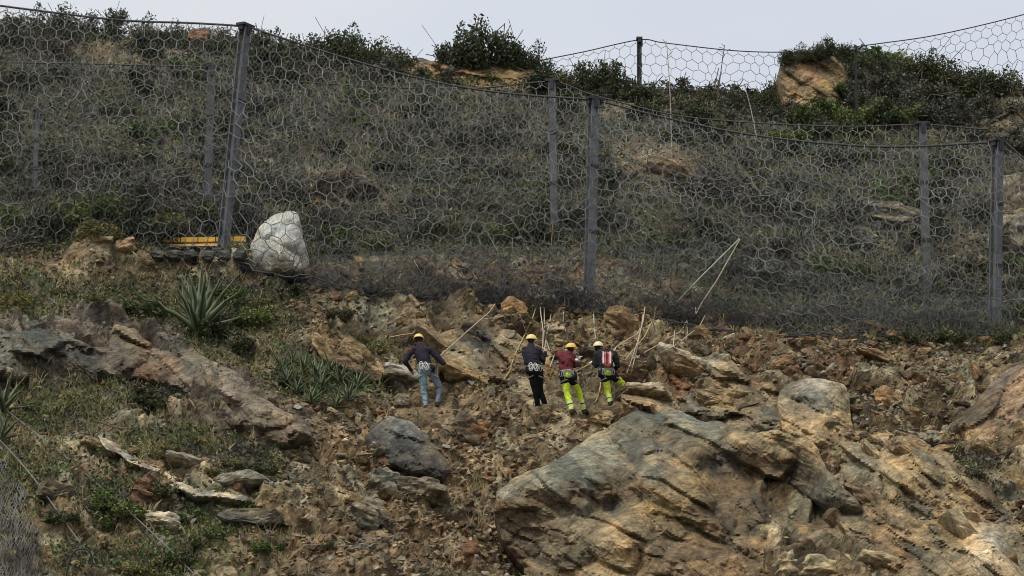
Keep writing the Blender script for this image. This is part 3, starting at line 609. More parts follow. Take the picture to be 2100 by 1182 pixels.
# big white boulder caught behind the netting
carved_rock('white_boulder', [(513, 540), (514, 500), (532, 462), (560, 440), (590, 431), (610, 434), (617, 452), (611, 462), (622, 486), (634, 525), (636, 550), (628, 560), (590, 568), (545, 566), (520, 555)],
  [(520, 510, 65.0, (.5, .5, .48)), (560, 450, 65.3, (.58, .58, .56)), (600, 440, 65.4, (.6, .6, .58)), (575, 500, 64.5, (.56, .56, .54)), (620, 510, 64.9, (.58, .58, .56)), (575, 555, 64.5, (.24, .21, .17)), (525, 550, 64.9, (.26, .23, .19)), (628, 548, 64.9, (.5, .5, .48))],
  'big white boulder shaped like a tooth held by the netting', 211, 3, 1.1, 22, .45, .13, .04, -35, (1.1, .9), 'boulder', 3, .25, .02, .03, 'white_rock')

# loose stones: the biggest ones one by one, the rest as rubble
scree = blobs([(900, 900, 330, 140, 1), (1000, 1050, 380, 140, 1), (800, 1150, 300, 60, 1), (1100, 700, 260, 90, .7), (1700, 740, 420, 60, 1), (1850, 850, 160, 110, 1), (1980, 1080, 150, 120, 1), (620, 640, 240, 60, .5), (450, 1050, 260, 140, .45), (650, 950, 150, 110, .7), (1800, 900, 130, 100, 1), (150, 900, 200, 130, .25), (250, 560, 220, 40, .25), (1150, 560, 250, 40, .6), (1500, 850, 120, 60, .8), (1250, 650, 150, 60, .6)])
legs = 1-blobs([(872, 825, 60, 50, 1), (1105, 825, 50, 45, 1), (1180, 835, 55, 45, 1), (1255, 815, 55, 45, 1)])
scree *= (1-veg*.8)*(1-.6*feet)*legs**3
variants = []
for k in range(14):
    P, F, n1 = rock_shape(700+k, 3 if k < 14 else 2, (1.0, rng.uniform(.6, .9), rng.uniform(.35, .75)), rng.uniform(0, .8), .05)
    base = [BROWN, (0.24, .17, .105), TAN, (0.2, .165, .125), GREY, (0.3, .25, .17), (0.21, .13, .085)][k % 7]
    variants.append(np_mesh('loose_stone', P, F, np.array(base)*(1+.35*n1[:, None]), [M['stone']]))
sel = pick(scree, 290)
for i, vi in enumerate(sel):
    s = float(np.clip(rng.lognormal(-1.25, .42), .16, .75)); p = TV[vi]
    o = link('loose_stone', variants[i % 14], None, Vector(p)+Vector((0, -s*.05, s*.10)))
    o.scale = (s, s, s); o.rotation_euler = (rng.uniform(-.5, .3), rng.uniform(-.2, .8), rng.uniform(0, 6.28))
    cn = ['brown', 'light brown', 'tan', 'dull brown', 'grey', 'pale tan', 'reddish brown'][i % 7]; sn = 'large ' if s > .38 else ('small ' if s < .24 else '')
    wh = 'reddish scree below the posts' if (fPX[vi] > 1380 and fPY[vi] < 790) else ('broken slabs beside the giant boulder' if fPX[vi] > 1380 else ('bushy bank near the white rock strip' if fPX[vi] < 620 else ('bank above the workers' if fPY[vi] < 720 else ('open scree below the workers' if fPY[vi] > 850 else 'ledge around the workers'))))
    tag(o, sn+cn+' angular stone lying loose on the '+wh, 'stone', 'loose stones, '+wh)
slabv = []
for k in range(14):
    P, F, n1 = rock_shape(760+k, 4, (1.0, rng.uniform(.55, .8), rng.uniform(.22, .42)), .2, .012, 7)
    base = [TAN, (0.25, .19, .12), BROWN, (0.3, .25, .175), (0.2, .175, .13), (0.24, .165, .1), (0.14, .11, .08)][k % 7]
    slabv.append(np_mesh('slab_fragment', P, F, np.array(base)*(1+.3*n1[:, None]), [M['stone']]))
slabw = blobs([(1020, 700, 260, 90, 1), (1450, 740, 260, 80, 1), (1800, 780, 300, 90, .9), (1900, 950, 230, 170, 1), (1950, 1120, 170, 80, 1), (900, 900, 260, 110, .55), (820, 1080, 260, 110, .5), (700, 690, 130, 80, .9), (620, 930, 120, 110, .5), (1000, 590, 250, 40, .5), (1380, 690, 150, 40, .8)])*(1-veg*.8)*legs**4
for i, vi in enumerate(pick(slabw, 240)):
    s = float(np.clip(rng.lognormal(-.75, .4), .28, 1.15)); p = TV[vi]
    o = link('slab_fragment', slabv[i % 14], None, Vector(p)+Vector((0, s*.02, s*.06)))
    o.scale = (s, s, s); o.rotation_euler = (rng.uniform(-.9, -.1), rng.normal(.55, .3), rng.normal(0, .45))
    cn = ['tan', 'light brown', 'dark brown', 'pale', 'grey-brown', 'ochre', 'very dark'][i % 7]; sn = 'large ' if s > .65 else ('small ' if s < .4 else '')
    wh = 'reddish bank below the posts' if (fPX[vi] > 1380 and fPY[vi] < 800) else ('slope beside the giant boulder' if fPX[vi] > 1300 else ('bank above the workers' if fPY[vi] < 720 else ('scree gully below the workers' if fPY[vi] > 850 else 'slope around the workers')))
    tag(o, sn+cn+' tilted slab fragment bedded in the '+wh, 'rock slab', 'slab fragments, '+wh)
tmpl = []
for k in range(10):
    bm = bmesh.new(); g = np.random.default_rng(900+k)
    for q in g.normal(size=(11, 3)): 
        q = q/np.linalg.norm(q)*g.uniform(.75, 1)*np.array([1, .8, .55]); bm.verts.new(q*.5)
    bmesh.ops.convex_hull(bm, input=bm.verts); bmesh.ops.triangulate(bm, faces=bm.faces)
    bm.verts.ensure_lookup_table(); loose = [v for v in bm.verts if not v.link_faces]
    bmesh.ops.delete(bm, geom=loose, context='VERTS'); bm.verts.index_update()
    tmpl.append((np.array([v.co[:] for v in bm.verts]), np.array([[v.index for v in f.verts] for f in bm.faces]))); bm.free()
def scatter_mesh(name, idxs, sizes, tm, cols, mat, label, cat, lift=.1):
    Vs, Fs, Cs, off = [], [], [], 0
    for j, (vi, s) in enumerate(zip(idxs, sizes)):
        v, f = tm[j % len(tm)]
        a, b, c = rng.uniform(0, 6.28), rng.uniform(-.6, .6), rng.uniform(-.6, .6)
        R = np.array(Matrix.Rotation(b, 3, 'Y') @ Matrix.Rotation(c, 3, 'X') @ Matrix.Rotation(a, 3, 'Z'))
        Vs.append((v*s)@R.T + TV[vi] + np.array([0, -.03*s, lift*s])); Fs.append(f+off); off += len(v)
        Cs.append(np.repeat(cols[j][None], len(v), 0))
    o = link(name, np_mesh(name, np.concatenate(Vs), np.concatenate(Fs), np.concatenate(Cs), [mat])); o['kind'] = 'stuff'
    return tag(o, label, cat)
N = 20000
sel = pick(scree**1.2+.03*rock*(PY > 480)+.25*(np.abs(A2) > .235)*(PY > 560), N, True); sz = np.clip(rng.lognormal(-2.15, .5, N), .05, .36)
pal = np.array([BROWN, (0.24, .17, .105), TAN, (0.19, .16, .125), (0.26, .25, .22), (0.36, .3, .21), (0.19, .115, .075), (0.12, .09, .065)])
cols = pal[rng.integers(0, len(pal), N)]*rng.uniform(.7, 1.25, (N, 1))
scatter_mesh('rubble', sel, sz, tmpl, cols, M['rock'], 'small brown rubble covering the landslide scree', 'rubble')
# ------------------------------------------------------------------ vegetation
def leaf_quads(C, size, g, up=0.35):
    n = len(C); a = g.normal(size=(n, 3)); a[:, 2] += up; a /= np.linalg.norm(a, axis=1, keepdims=True)
    b = np.cross(a, g.normal(size=(n, 3))); b /= np.linalg.norm(b, axis=1, keepdims=True)
    s = np.broadcast_to(np.asarray(size, float), (n,))[:, None]
    V = np.stack([C-a*s*.6, C+b*s*.3, C+a*s*.6, C-b*s*.3], 1).reshape(-1, 3)
    return V, np.arange(4*n).reshape(-1, 4)
def shrub_data(seed, pal, nleaf=900, r=0.5, h=0.5, leaf=.07, lobes=9, tw=.008, spiky=0.0):
    g = np.random.default_rng(seed)
    L = g.normal(size=(lobes, 3)); L /= np.linalg.norm(L, axis=1, keepdims=True); L[:, 2] = np.abs(L[:, 2])
    L *= g.uniform(.35, .95, (lobes, 1)); LC = L*np.array([r, r, h])+np.array([0, 0, h*.12]); lr = g.uniform(.22, .5, lobes)*min(r, h*1.2)
    k = g.integers(0, lobes, nleaf); d = g.normal(size=(nleaf, 3)); d /= np.linalg.norm(d, axis=1, keepdims=True)
    C = LC[k]+d*(lr[k]*g.uniform(.2, 1.0, nleaf)**.6)[:, None]*np.array([1, 1, 1+spiky])
    C[:, 2] = np.maximum(C[:, 2], -.05)
    V, F = leaf_quads(C, leaf*g.uniform(.6, 1.4, nleaf), g, .35+spiky)
    pal = np.array(pal); lc = pal[(k + (g.uniform(size=nleaf) < .35)*g.integers(0, 5, nleaf)) % len(pal)]*g.uniform(.65, 1.35, (nleaf, 1))
    Cl = np.repeat(lc, 4, 0)
    A, B = [], []
    for q in LC:
        A.append((0, 0, -.1)); B.append(q*.6); A.append(q*.6); B.append(q)
        for _ in range(3): A.append(q*.7); B.append(q+g.normal(size=3)*min(r, h)*.45)
    tv, tf = bars(np.array(A), np.array(B), tw, 3)
    return (V, F, Cl), (tv, tf)
P_DARK = [(0.0438, 0.0625, 0.0275), (0.0625, 0.075, 0.0375), (0.0375, 0.05, 0.025), (0.0813, 0.0875, 0.0438)]
P_GREY = [(0.088, 0.092, 0.077), (0.068, 0.076, 0.056), (0.12, 0.118, 0.1), (0.05, 0.058, 0.042)]
P_DRY = [(0.1, 0.09, 0.07), (0.075, 0.068, 0.054), (0.07, 0.068, 0.053), (0.135, 0.122, 0.095)]
P_GREEN = [(0.078, 0.117, 0.0325), (0.1105, 0.1495, 0.0455), (0.0585, 0.091, 0.026), (0.13, 0.156, 0.065)]
P_OLIVE = [(0.1375, 0.1375, 0.05), (0.175, 0.1625, 0.0625), (0.1, 0.1063, 0.0438), (0.2125, 0.1812, 0.075)]
P_TEAL = [(0.09, 0.125, 0.1), (0.12, 0.15, 0.12), (0.07, 0.1, 0.075), (0.15, 0.17, 0.14)]
def shrub_proto(kind, seed, pal, **kw):
    (V, F, C), (tv, tf) = shrub_data(seed, pal, **kw)
    fo = np_mesh('foliage', V, F, C, [M['leaf']]); st = np_mesh('stem', tv, tf, None, [M['bark']]); return fo, st
protos = {}
for nm, pal, kw in [('dark', P_DARK, dict(nleaf=1300, r=.5, h=.55, leaf=.075)), ('grey', P_GREY, dict(nleaf=900, r=.5, h=.45, leaf=.065, tw=.01)),
                    ('dry', P_DRY, dict(nleaf=600, r=.5, h=.45, leaf=.06, tw=.012)), ('green', P_GREEN, dict(nleaf=1200, r=.5, h=.45, leaf=.07)),
                    ('olive', P_OLIVE, dict(nleaf=900, r=.5, h=.4, leaf=.07)), ('sky', P_DARK, dict(nleaf=1700, r=.5, h=.7, leaf=.06, lobes=14, spiky=.5))]:
    protos[nm] = [shrub_proto(nm, 40+i*7+len(nm), pal, **kw) for i in range(4)]
def shrub(kind, i, loc, s, label, group, name='shrub', sz=1.0):
    fo, st = protos[kind][i % 4]
    root = empty(name, loc, label, 'shrub', group); root.scale = (s, s, s*sz); root.rotation_euler = (0, 0, rng.uniform(0, 6.28))
    link('foliage', fo, root); link('stem', st, root); return root
# skyline shrubs, one by one along the crest
SKYL = [(20, 60, 1.2), (70, 55, 1.5), (130, 45, 1.6), (185, 55, 1.2), (232, 50, 1.4), (300, 60, 1.3), (350, 64, 1.2), (450, 85, 1.2), (520, 100, 1.2), (560, 105, 1.5), (615, 108, 1.5), (655, 112, 1.5),
        (690, 108, 1.7), (730, 112, 1.8), (780, 120, 1.7), (825, 128, 1.3), (915, 118, 1.3), (955, 118, 2.0), (990, 112, 2.3), (1030, 118, 1.8), (1065, 125, 1.4), (1098, 128, 1.5), (1150, 172, 1.5), (1195, 170, 1.6), (1240, 165, 1.6), (1270, 180, 1.5), (1340, 195, 1.3), (1420, 215, 1.0), (1450, 212, 1.2), (1490, 218, 1.2), (1540, 215, 1.2), (1575, 205, 1.4)]
for i, (px, py, s) in enumerate(SKYL):
    wh = 'before the tall leaning post' if px < 503 else ('between the tall leaning post and ochre ledge' if px < 830 else ('on the banded ochre ledge' if px < 1120 else ('around the dark skyline post' if px < 1360 else 'between skyline post and ochre knob')))
    shrub('sky', i, at(px, py+30, 84.3), s, ('large' if s > 1.55 else 'small')+' dark shrub on the crest '+wh, 'crest shrubs '+wh, 'crest_shrub', 1.0)
for i in range(58):                                 # low continuous fringe along the crest
    px = 10+i*27.5
    if 1120 < px < 1135: continue
    py = float(np.interp(px, [0, 400, 800, 1200, 1590], [72, 88, 140, 180, 222]))
    shrub(['sky', 'dark', 'grey'][i % 3], i, at(px, py+float(rng.uniform(18, 34)), 83.8), float(rng.uniform(.7, 1.25)), ['low dark', 'low green', 'low grey-green'][i % 3]+' bush in the fringe along the crest '+('before the tall leaning post' if px < 503 else ('beneath the crest cable' if px > 1120 else 'by the ochre ledge')), 'low fringe bushes on the crest', 'fringe_bush', .8)
TOWER = [(1612, 112, .8), (1640, 104, .9), (1668, 100, .9), (1700, 98, 1.0), (1735, 105, 1.0), (1765, 120, 1.2), (1800, 135, 1.4), (1845, 150, 1.5), (1890, 150, 1.7), (1925, 150, 1.9), (1950, 165, 1.6), (1990, 175, 1.6), (2030, 175, 1.6), (2075, 172, 1.6), (1830, 180, 1.5), (1760, 170, 1.4), (1880, 195, 1.7), (1790, 205, 1.5), (1940, 205, 1.7), (1620, 215, 1.4), (1590, 200, 1.3), (1780, 150, 1.8), (1820, 160, 1.8), (1870, 165, 1.9), (1920, 180, 1.9), (1970, 200, 1.8), (1760, 195, 1.6), (1960, 235, 1.7), (1900, 225, 1.6), (2020, 200, 1.5), (1995, 262, 1.3), (2045, 285, 1.2), (2095, 290, 1.3), (2030, 215, 1.1), (2085, 205, 1.2)]
for i, (px, py, s) in enumerate(TOWER):
    shrub('sky' if i < 14 else 'grey', i, ground(px, py+22)-Vector((0, 0, .1)) if i > 4 else at(px, py+20, 83.3), s, ('small dark shrub sprouting on top of the ochre rock knob' if i < 6 else ('dark crest shrub in the thicket beyond the ochre rock knob' if i < 14 else 'grey-green shrub on the flank of the ochre rock knob')), 'shrubs on the ochre knob', 'knob_shrub', .8)
for i, (px, py, s) in enumerate([(1660, 235, 1.3), (1720, 230, 1.2), (1690, 215, 1.1), (1800, 225, 1.2), (1850, 240, 1.3), (1770, 240, 1.2), (1885, 228, 1.2)]):
    shrub('green', i, ground(px, py+18), s, 'bright green bush below the ochre rock knob', 'green bushes below the knob', 'green_bush')
# shrubs over the slope behind the netting
up_w = veg*(PY < ynet-10)*(PY > 60)
fld = fbm(X*.35, S*.6, Z*0, 3, 77).ravel()
sel = pick(up_w, 285)
for i, vi in enumerate(sel):
    k = 'green' if fld[vi] > .32 else ('dark' if fld[vi] > .05 else ('grey' if i % 3 else 'dry'))
    py_ = fPY[vi]
    kk = {'green': 'green', 'dark': 'dark green', 'grey': 'grey-green', 'dry': 'dry brown'}[k]
    lab_ = ('large ' if (sh := float(rng.uniform(.8, 2.1))) > 1.45 else 'small ')+kk+' shrub on the slope behind the netting '+(zn := 'near the white boulder' if fPX[vi] < 700 else ('around the post above the workers' if fPX[vi] < 1400 else 'near the tan earth bluff')); shrub(k, i, Vector(TV[vi])-Vector((0, 0, .08)), sh, lab_, kk+' shrubs '+zn, 'slope_shrub', .8)
# green belt along the foot of the netting, and lower bushes
BELT = [(40, 455, 1.8), (100, 450, 1.8), (160, 440, 2.0), (220, 430, 2.0), (280, 440, 1.8), (340, 450, 1.6), (400, 440, 1.5), (90, 480, 1.5), (200, 470, 1.4), (300, 470, 1.4), (700, 520, 1.2), (760, 500, 1.3), (680, 480, 1.4), (880, 470, 1.5), (950, 470, 1.5), (1020, 480, 1.3), (1080, 470, 1.4), (1260, 510, 1.2), (1320, 500, 1.3), (1400, 500, 1.4), (1700, 520, 1.4), (1560, 560, 1.3)]
for i, (px, py, s) in enumerate(BELT):
    shrub('dark' if i % 3 == 1 else ('olive' if i % 3 == 2 else 'green'), i, ground(px, py+20), s, ['leafy green', 'dark green', 'olive'][i % 3]+' bush at the foot of the netting '+('behind the yellow beam' if px < 600 else ('above the gathered net hem' if px < 1200 else 'beyond the post above the workers')), 'bushes along the net foot', 'foot_bush', .75)
LOW = [(470, 610, 1.5, 'green'), (520, 650, 1.6, 'green'), (440, 680, 1.2, 'dark'), (330, 640, 1.2, 'dark'), (270, 630, 1.2, 'dark'), (500, 710, 1.3, 'dark'), (540, 620, 1.0, 'olive'), (200, 610, .9, 'olive'), (25, 620, 1.6, 'olive'), (120, 590, .8, 'olive'), (590, 780, 1.0, 'dark'), (290, 815, 1.1, 'dark'), (330, 822, .9, 'dark'), (350, 925, 1.1, 'olive'), (400, 900, .9, 'olive'), (470, 950, 1.0, 'olive'), (530, 960, 1.0, 'dark'), (440, 965, .8, 'olive'),
       (215, 1040, 1.6, 'green'), (255, 1060, 1.4, 'green'), (120, 1060, 1.0, 'dark'), (330, 1010, 1.1, 'dark'), (390, 1060, .9, 'green'), (430, 1100, 1.0, 'green'), (540, 1120, 1.0, 'green'), (310, 1160, 1.1, 'olive'), (370, 1150, 1.1, 'dark'), (260, 1170, 1.0, 'olive'), (510, 1030, .7, 'green'), (680, 1110, .5, 'dark'), (770, 712, .9, 'olive'), (740, 690, .7, 'olive'), (1940, 690, 1.2, 'dark'), (2060, 690, 1.0, 'dark'), (1860, 690, 1.0, 'dark'), (2075, 640, 1.2, 'green'), (2085, 580, 1.2, 'dark'), (1990, 970, .8, 'dark'), (1290, 1050, .5, 'dark'), (600, 600, 1.0, 'dark'), (700, 640, .9, 'dark')]
for i, (px, py, s, k) in enumerate(LOW):
    kk = {'green': 'bright green', 'dark': 'dark green', 'olive': 'olive yellow'}[k]
    shrub(k, i, ground(px, py+12)-Vector((0, 0, .05)), s*.85, kk+' low bush growing '+(zz := 'around the large agave' if px < 620 and py < 740 else ('along the white rock strip' if px < 700 and py < 1000 else ('under the anchor cables' if px < 600 else ('on the bank above the workers' if px < 1200 else 'beside the broken slabs under the posts')))), kk+' bushes '+zz, 'low_bush', .75)
# uncounted low scrub and grass
def scrub(name, n, weight, pal, label, size, hmax, tall=0.3):
    vi = pick(weight, n, True); C = TV[vi] + np.c_[rng.normal(0, .04, (n, 2)), rng.uniform(-.02, hmax, n)]
    V, F = leaf_quads(C, size*rng.uniform(.5, 1.5, n), rng, tall)
    f = fbm(C[:, 0]*.8, C[:, 1]*.8, C[:, 2]*.8, 3, 91); pal = np.array(pal)
    c = pal[np.clip(((f+.5)*len(pal)+rng.normal(0, .8, n)).astype(int), 0, len(pal)-1)]*rng.uniform(.6, 1.4, (n, 1))
    o = link(name, np_mesh(name, V, F, np.repeat(c, 4, 0), [M['litter']])); o['kind'] = 'stuff'
    return tag(o, label, 'scrub')
scrub('low_scrub', 130000, up_w+.15*veg, P_DARK[:2]+P_GREY+P_DRY[1:3]+P_DARK+P_OLIVE[:2]+P_DRY[:2], 'tangled low scrub covering the slope behind the netting', .11, .32)
scrub('ground_cover', 58000, veg*(PY > ynet-20)+.015*(PY > 480)+.3*(np.abs(A2) > .235)*(PY > 480)*(wob > 0), P_GREEN+P_OLIVE+P_GREEN+P_DARK+P_DRY[1:3], 'low green ground cover between the rocks', .085, .22)
def grass(name, n, weight, pal, label, h=.35):
    vi = pick(weight, n, True); nb = 9
    base = np.repeat(TV[vi], nb, 0) + np.c_[rng.normal(0, .07, (n*nb, 2)), np.full(n*nb, -.03)]
    d = np.c_[rng.normal(0, .35, (n*nb, 2)), np.ones(n*nb)]; d /= np.linalg.norm(d, axis=1, keepdims=True)
    l = (h*rng.uniform(.4, 1.2, n*nb))[:, None]; sd = np.cross(d, rng.normal(size=(n*nb, 3))); sd /= np.linalg.norm(sd, axis=1, keepdims=True); sd *= .009
    mid = base+d*l*.6; tip = base+d*l+np.c_[d[:, :2]*l*.4, -l*.12]
    V = np.stack([base-sd, base+sd, mid+sd*.8, tip, mid-sd*.8], 1).reshape(-1, 3)
    F = np.arange(5*n*nb).reshape(-1, 5); pal = np.array(pal)
    c = np.repeat(pal[rng.integers(0, len(pal), n)], nb, 0)*rng.uniform(.7, 1.3, (n*nb, 1))
    o = link(name, np_mesh(name, V, F, np.repeat(c, 5, 0), [M['litter']])); o['kind'] = 'stuff'
    return tag(o, label, 'grass')
gw = blobs([(130, 820, 110, 60, 1), (20, 600, 60, 60, .6), (250, 590, 220, 60, .45), (420, 900, 110, 50, .6), (330, 930, 80, 40, .7), (740, 560, 120, 30, .6), (560, 700, 80, 60, .4), (350, 1130, 250, 60, .3), (60, 940, 90, 60, .6), (950, 1000, 60, 50, .25), (1480, 690, 200, 30, .3), (1950, 680, 160, 25, .4)])+.10*veg
grass('dry_grass', 3000, gw, [(0.30, .24, .12), (0.24, .2, .09), (0.2, .18, .08), (0.34, .28, .16), (0.14, .15, .06)], 'tufts of dry yellow grass on the bank', .38)
# agaves
def agave_leaf(seed):
    g = np.random.default_rng(seed); n = 9; V, C = [], []
    for i in range(n):
        t = i/(n-1); w = .062*(1-t**2.2)*(0.75+.6*math.sin(min(t*1.6, 1)*math.pi)*.6)+.003
        x = t; z = -0.16*t*t*g.uniform(.4, 1.3)
        for k, (sy, sz) in enumerate(((-1, .35), (0, 0), (1, .35), (0, -.25))):
            V.append((x, sy*w, z+sz*w)); e = abs(sy)
            C.append(np.array((0.055, 0.09, 0.045))*(1-e*.6)+np.array((0.4, 0.44, 0.3))*e*.6)
    F = [[i*4+a, i*4+b, (i+1)*4+b, (i+1)*4+a] for i in range(n-1) for a, b in ((0, 1), (1, 2), (2, 3), (3, 0))]
    return np_mesh('leaf', np.array(V), np.array(F), np.array(C), [M['agave']], smooth=True)
ALEAF = [agave_leaf(60+i) for i in range(5)]
def agave(loc, length, n, label, seed, group=None, lo=12, hi=82, name='agave'):
    g = np.random.default_rng(seed); root = empty(name, loc, label, 'agave', group)
    for i in range(n):
        t = (i+.5)/n; el = math.radians(lo+(hi-lo)*t**.8+g.uniform(-6, 6)); az = i*2.39996+g.uniform(-.2, .2)
        o = link('leaf', ALEAF[i % 5], root); s = length*g.uniform(.75, 1.1)*(1-.15*t)
        o.scale = (s, s*1.15, s); o.rotation_euler = (0, -el, az)
    return root
agave(ground(408, 690)+Vector((0, -.1, .05)), 2.05, 26, 'large agave with long pointed leaves on the bank below the yellow beam', 5, None, 22, 84)
agave(ground(8, 850)+Vector((0, -.1, .05)), 1.2, 20, 'dark-leaved agave beside the dry grass and the anchor cables', 6)
agave(ground(5, 905)+Vector((0, -.1, .0)), .9, 16, 'smaller agave below the dark-leaved agave beside the cable', 9)
agave(ground(190, 905)+Vector((0, -.05, 0)), .5, 14, 'small blue-green agave at the top of the white rock strip', 7)
for i, (px, py, l) in enumerate([(590, 790, .55), (625, 770, .6), (660, 800, .55), (640, 830, .5), (700, 790, .6), (735, 800, .6), (680, 770, .5), (760, 785, .5), (610, 810, .5), (715, 825, .55), (580, 765, .5), (650, 780, .6), (780, 800, .5), (600, 750, .5), (690, 840, .5), (745, 770, .5)]):
    agave(ground(px, py)+Vector((0, -.08, .03)), l*1.35, 15, 'small dark green agave in the thicket beside the long brown slab', 20+i, 'small agaves in the thicket', name='small_agave')
for i, (px, py, l) in enumerate([(1640, 500, .9), (1670, 480, .8), (1610, 500, .7), (1660, 320, .8), (1740, 300, .7), (1560, 340, .7), (1700, 530, .7), (1910, 590, .8), (430, 290, .7), (880, 270, .7)]):
    agave(ground(px, py)+Vector((0, -.05, 0)), l, 13, 'grey-green agave growing on the slope behind the netting', 40+i, 'agaves behind the netting', 20, 85, 'slope_agave')
def stalk(pts, Y, r, label, side=0, mat='deadwood', name='dead_stalk'):
    P = [at(px, py, Y) for px, py in pts]; base = P[-1].copy()
    parts = [tube_data([p-base for p in smooth_line(P, 6)], np.linspace(r*.5, r, len(smooth_line(P, 6))))]
    g = np.random.default_rng(int(pts[0][0]))
    top = P[0]-base; d = (P[1]-P[0])
    for k in range(side):
        q = top+d*(.05+.5*k/max(side, 1)); e = q+Vector((g.uniform(-.25, .25), g.uniform(-.1, .1), g.uniform(.05, .2)))
        parts.append(tube_data([q, (q+e)/2, e], r*.5, 4))
    V, F = join(parts)
    return tag(link(name, np_mesh(name, V, F, None, [M[mat]], True), None, base), label, 'dead stalk')
stalk([(1367, 85), (1374, 190), (1379, 360)], 78.0, .022, 'tall thin pale stalk rising past the cables to the sky', 2)
stalk([(1486, 93), (1478, 150), (1470, 215)], 83.5, .022, 'dark branching dead stalk against the sky above the crest', 7, 'bark')
stalk([(1527, 175), (1540, 225), (1552, 285)], 79.0, .024, 'leaning pale dead stalk beside the green bushes', 1)
stalk([(190, 862), (240, 878), (290, 892)], ground(240, 890).y-.05, .03, 'dark stick lying above the white rock strip', 0, 'bark', 'fallen_stick')

# ------------------------------------------------------------------ posts, cables, nets
def post(name, pt, pb, label, lean=0.35, w=.24, Yb=None, dark=False, extra=0.4, fwd=0):
    base = ground(*pb) if Yb is None else at(pb[0], pb[1], Yb)
    if fwd: base = at(pb[0], pb[1], base.y-fwd)
    top = at(pt[0], pt[1], base.y-lean)
    root = empty(name, base, label, 'post', None)
    ax = (top-base); Ln = ax.length; q = ax.to_track_quat('Z', 'Y'); R = np.array(q.to_matrix())
    mt = M['steel_dark'] if dark else (M['steel_rear'] if w < .23 else M['steel'])
    def bx(c, s): v, f = box_data(c, s); return v@R.T, f
    t = w*.14
    V, F = join([bx((0, -w/2+t/2, Ln/2-extra/2), (w, t, Ln+extra)), bx((0, w/2-t/2, Ln/2-extra/2), (w, t, Ln+extra)), bx((0, 0, Ln/2-extra/2), (t, w-2*t-.004, Ln+extra-.01))])
    link('shaft', np_mesh('shaft', V, F, None, [mt]), root)
    V, F = join([bx((0, 0, Ln+.035), (w*1.9, w*1.3, .07)), bx((-w*.72, 0, Ln-.06), (.05, w*.7, .14)), bx((w*.72, 0, Ln-.06), (.05, w*.7, .14)), bx((0, -w*.58, Ln-.12), (w*.5, .05, .26))])
    link('head_plate', np_mesh('head_plate', V, F, None, [M['steel_dark']]), root)
    V, F = join([bx((0, 0, -.02), (w*1.8, w*1.8, .05)), bx((0, -w*.55, .12), (.03, w*.3, .22))])
    link('base_plate', np_mesh('base_plate', V, F, None, [mt]), root)
    for k, zz in enumerate((.33, .66)):
        V, F = bx((0, -w*.5-.012, Ln*zz), (w*1.08, .02, .09)); link('clamp', np_mesh('clamp', V, F, None, [M['steel_dark']]), root)
    return base, top
FP = [post('barrier_post', (503, 55), (457, 512), 'tall leaning steel post between the yellow beam and white boulder', extra=.9, fwd=.75),
      post('barrier_post', (1218, 206), (1208, 612), 'steel post in the bank straight above the workers'),
      post('barrier_post', (2046, 292), (2040, 672), 'steel post beside the tan earth bluff')]
BP = [post('barrier_post', (78, 228), (70, 405), 'short faint steel post deep in the scrub behind the netting', .1, .14),
      post('barrier_post', (434, 140), (424, 440), 'steel post just behind the tall leaning post', .3, .22),
      post('barrier_post', (1133, 168), (1138, 480), 'steel post just behind the post above the workers', .3, .22),
      post('barrier_post', (1891, 256), (1902, 612), 'steel post just behind the post beside the tan bluff', .3, .22)]
KP = [post('barrier_post', (1311, 82), (1311, 235), 'dark post standing against the sky on the crest', 0, .17, 86.0, True, 1.0),
      post('barrier_post', (1754, 97), (1757, 240), 'thin grey post beside the ochre rock knob', 0, .06, 81.0, True, .6)]
def cable(name, pts, Yf, r, label, mat='cable', cat='cable', n=6):
    P = smooth_line([at(px, py, Yf(px)) for px, py in pts], n); b = P[0].copy()
    V, F = tube_data([p-b for p in P], r)
    return tag(link(name, np_mesh(name, V, F, None, [M[mat]], True), None, b), label, cat)
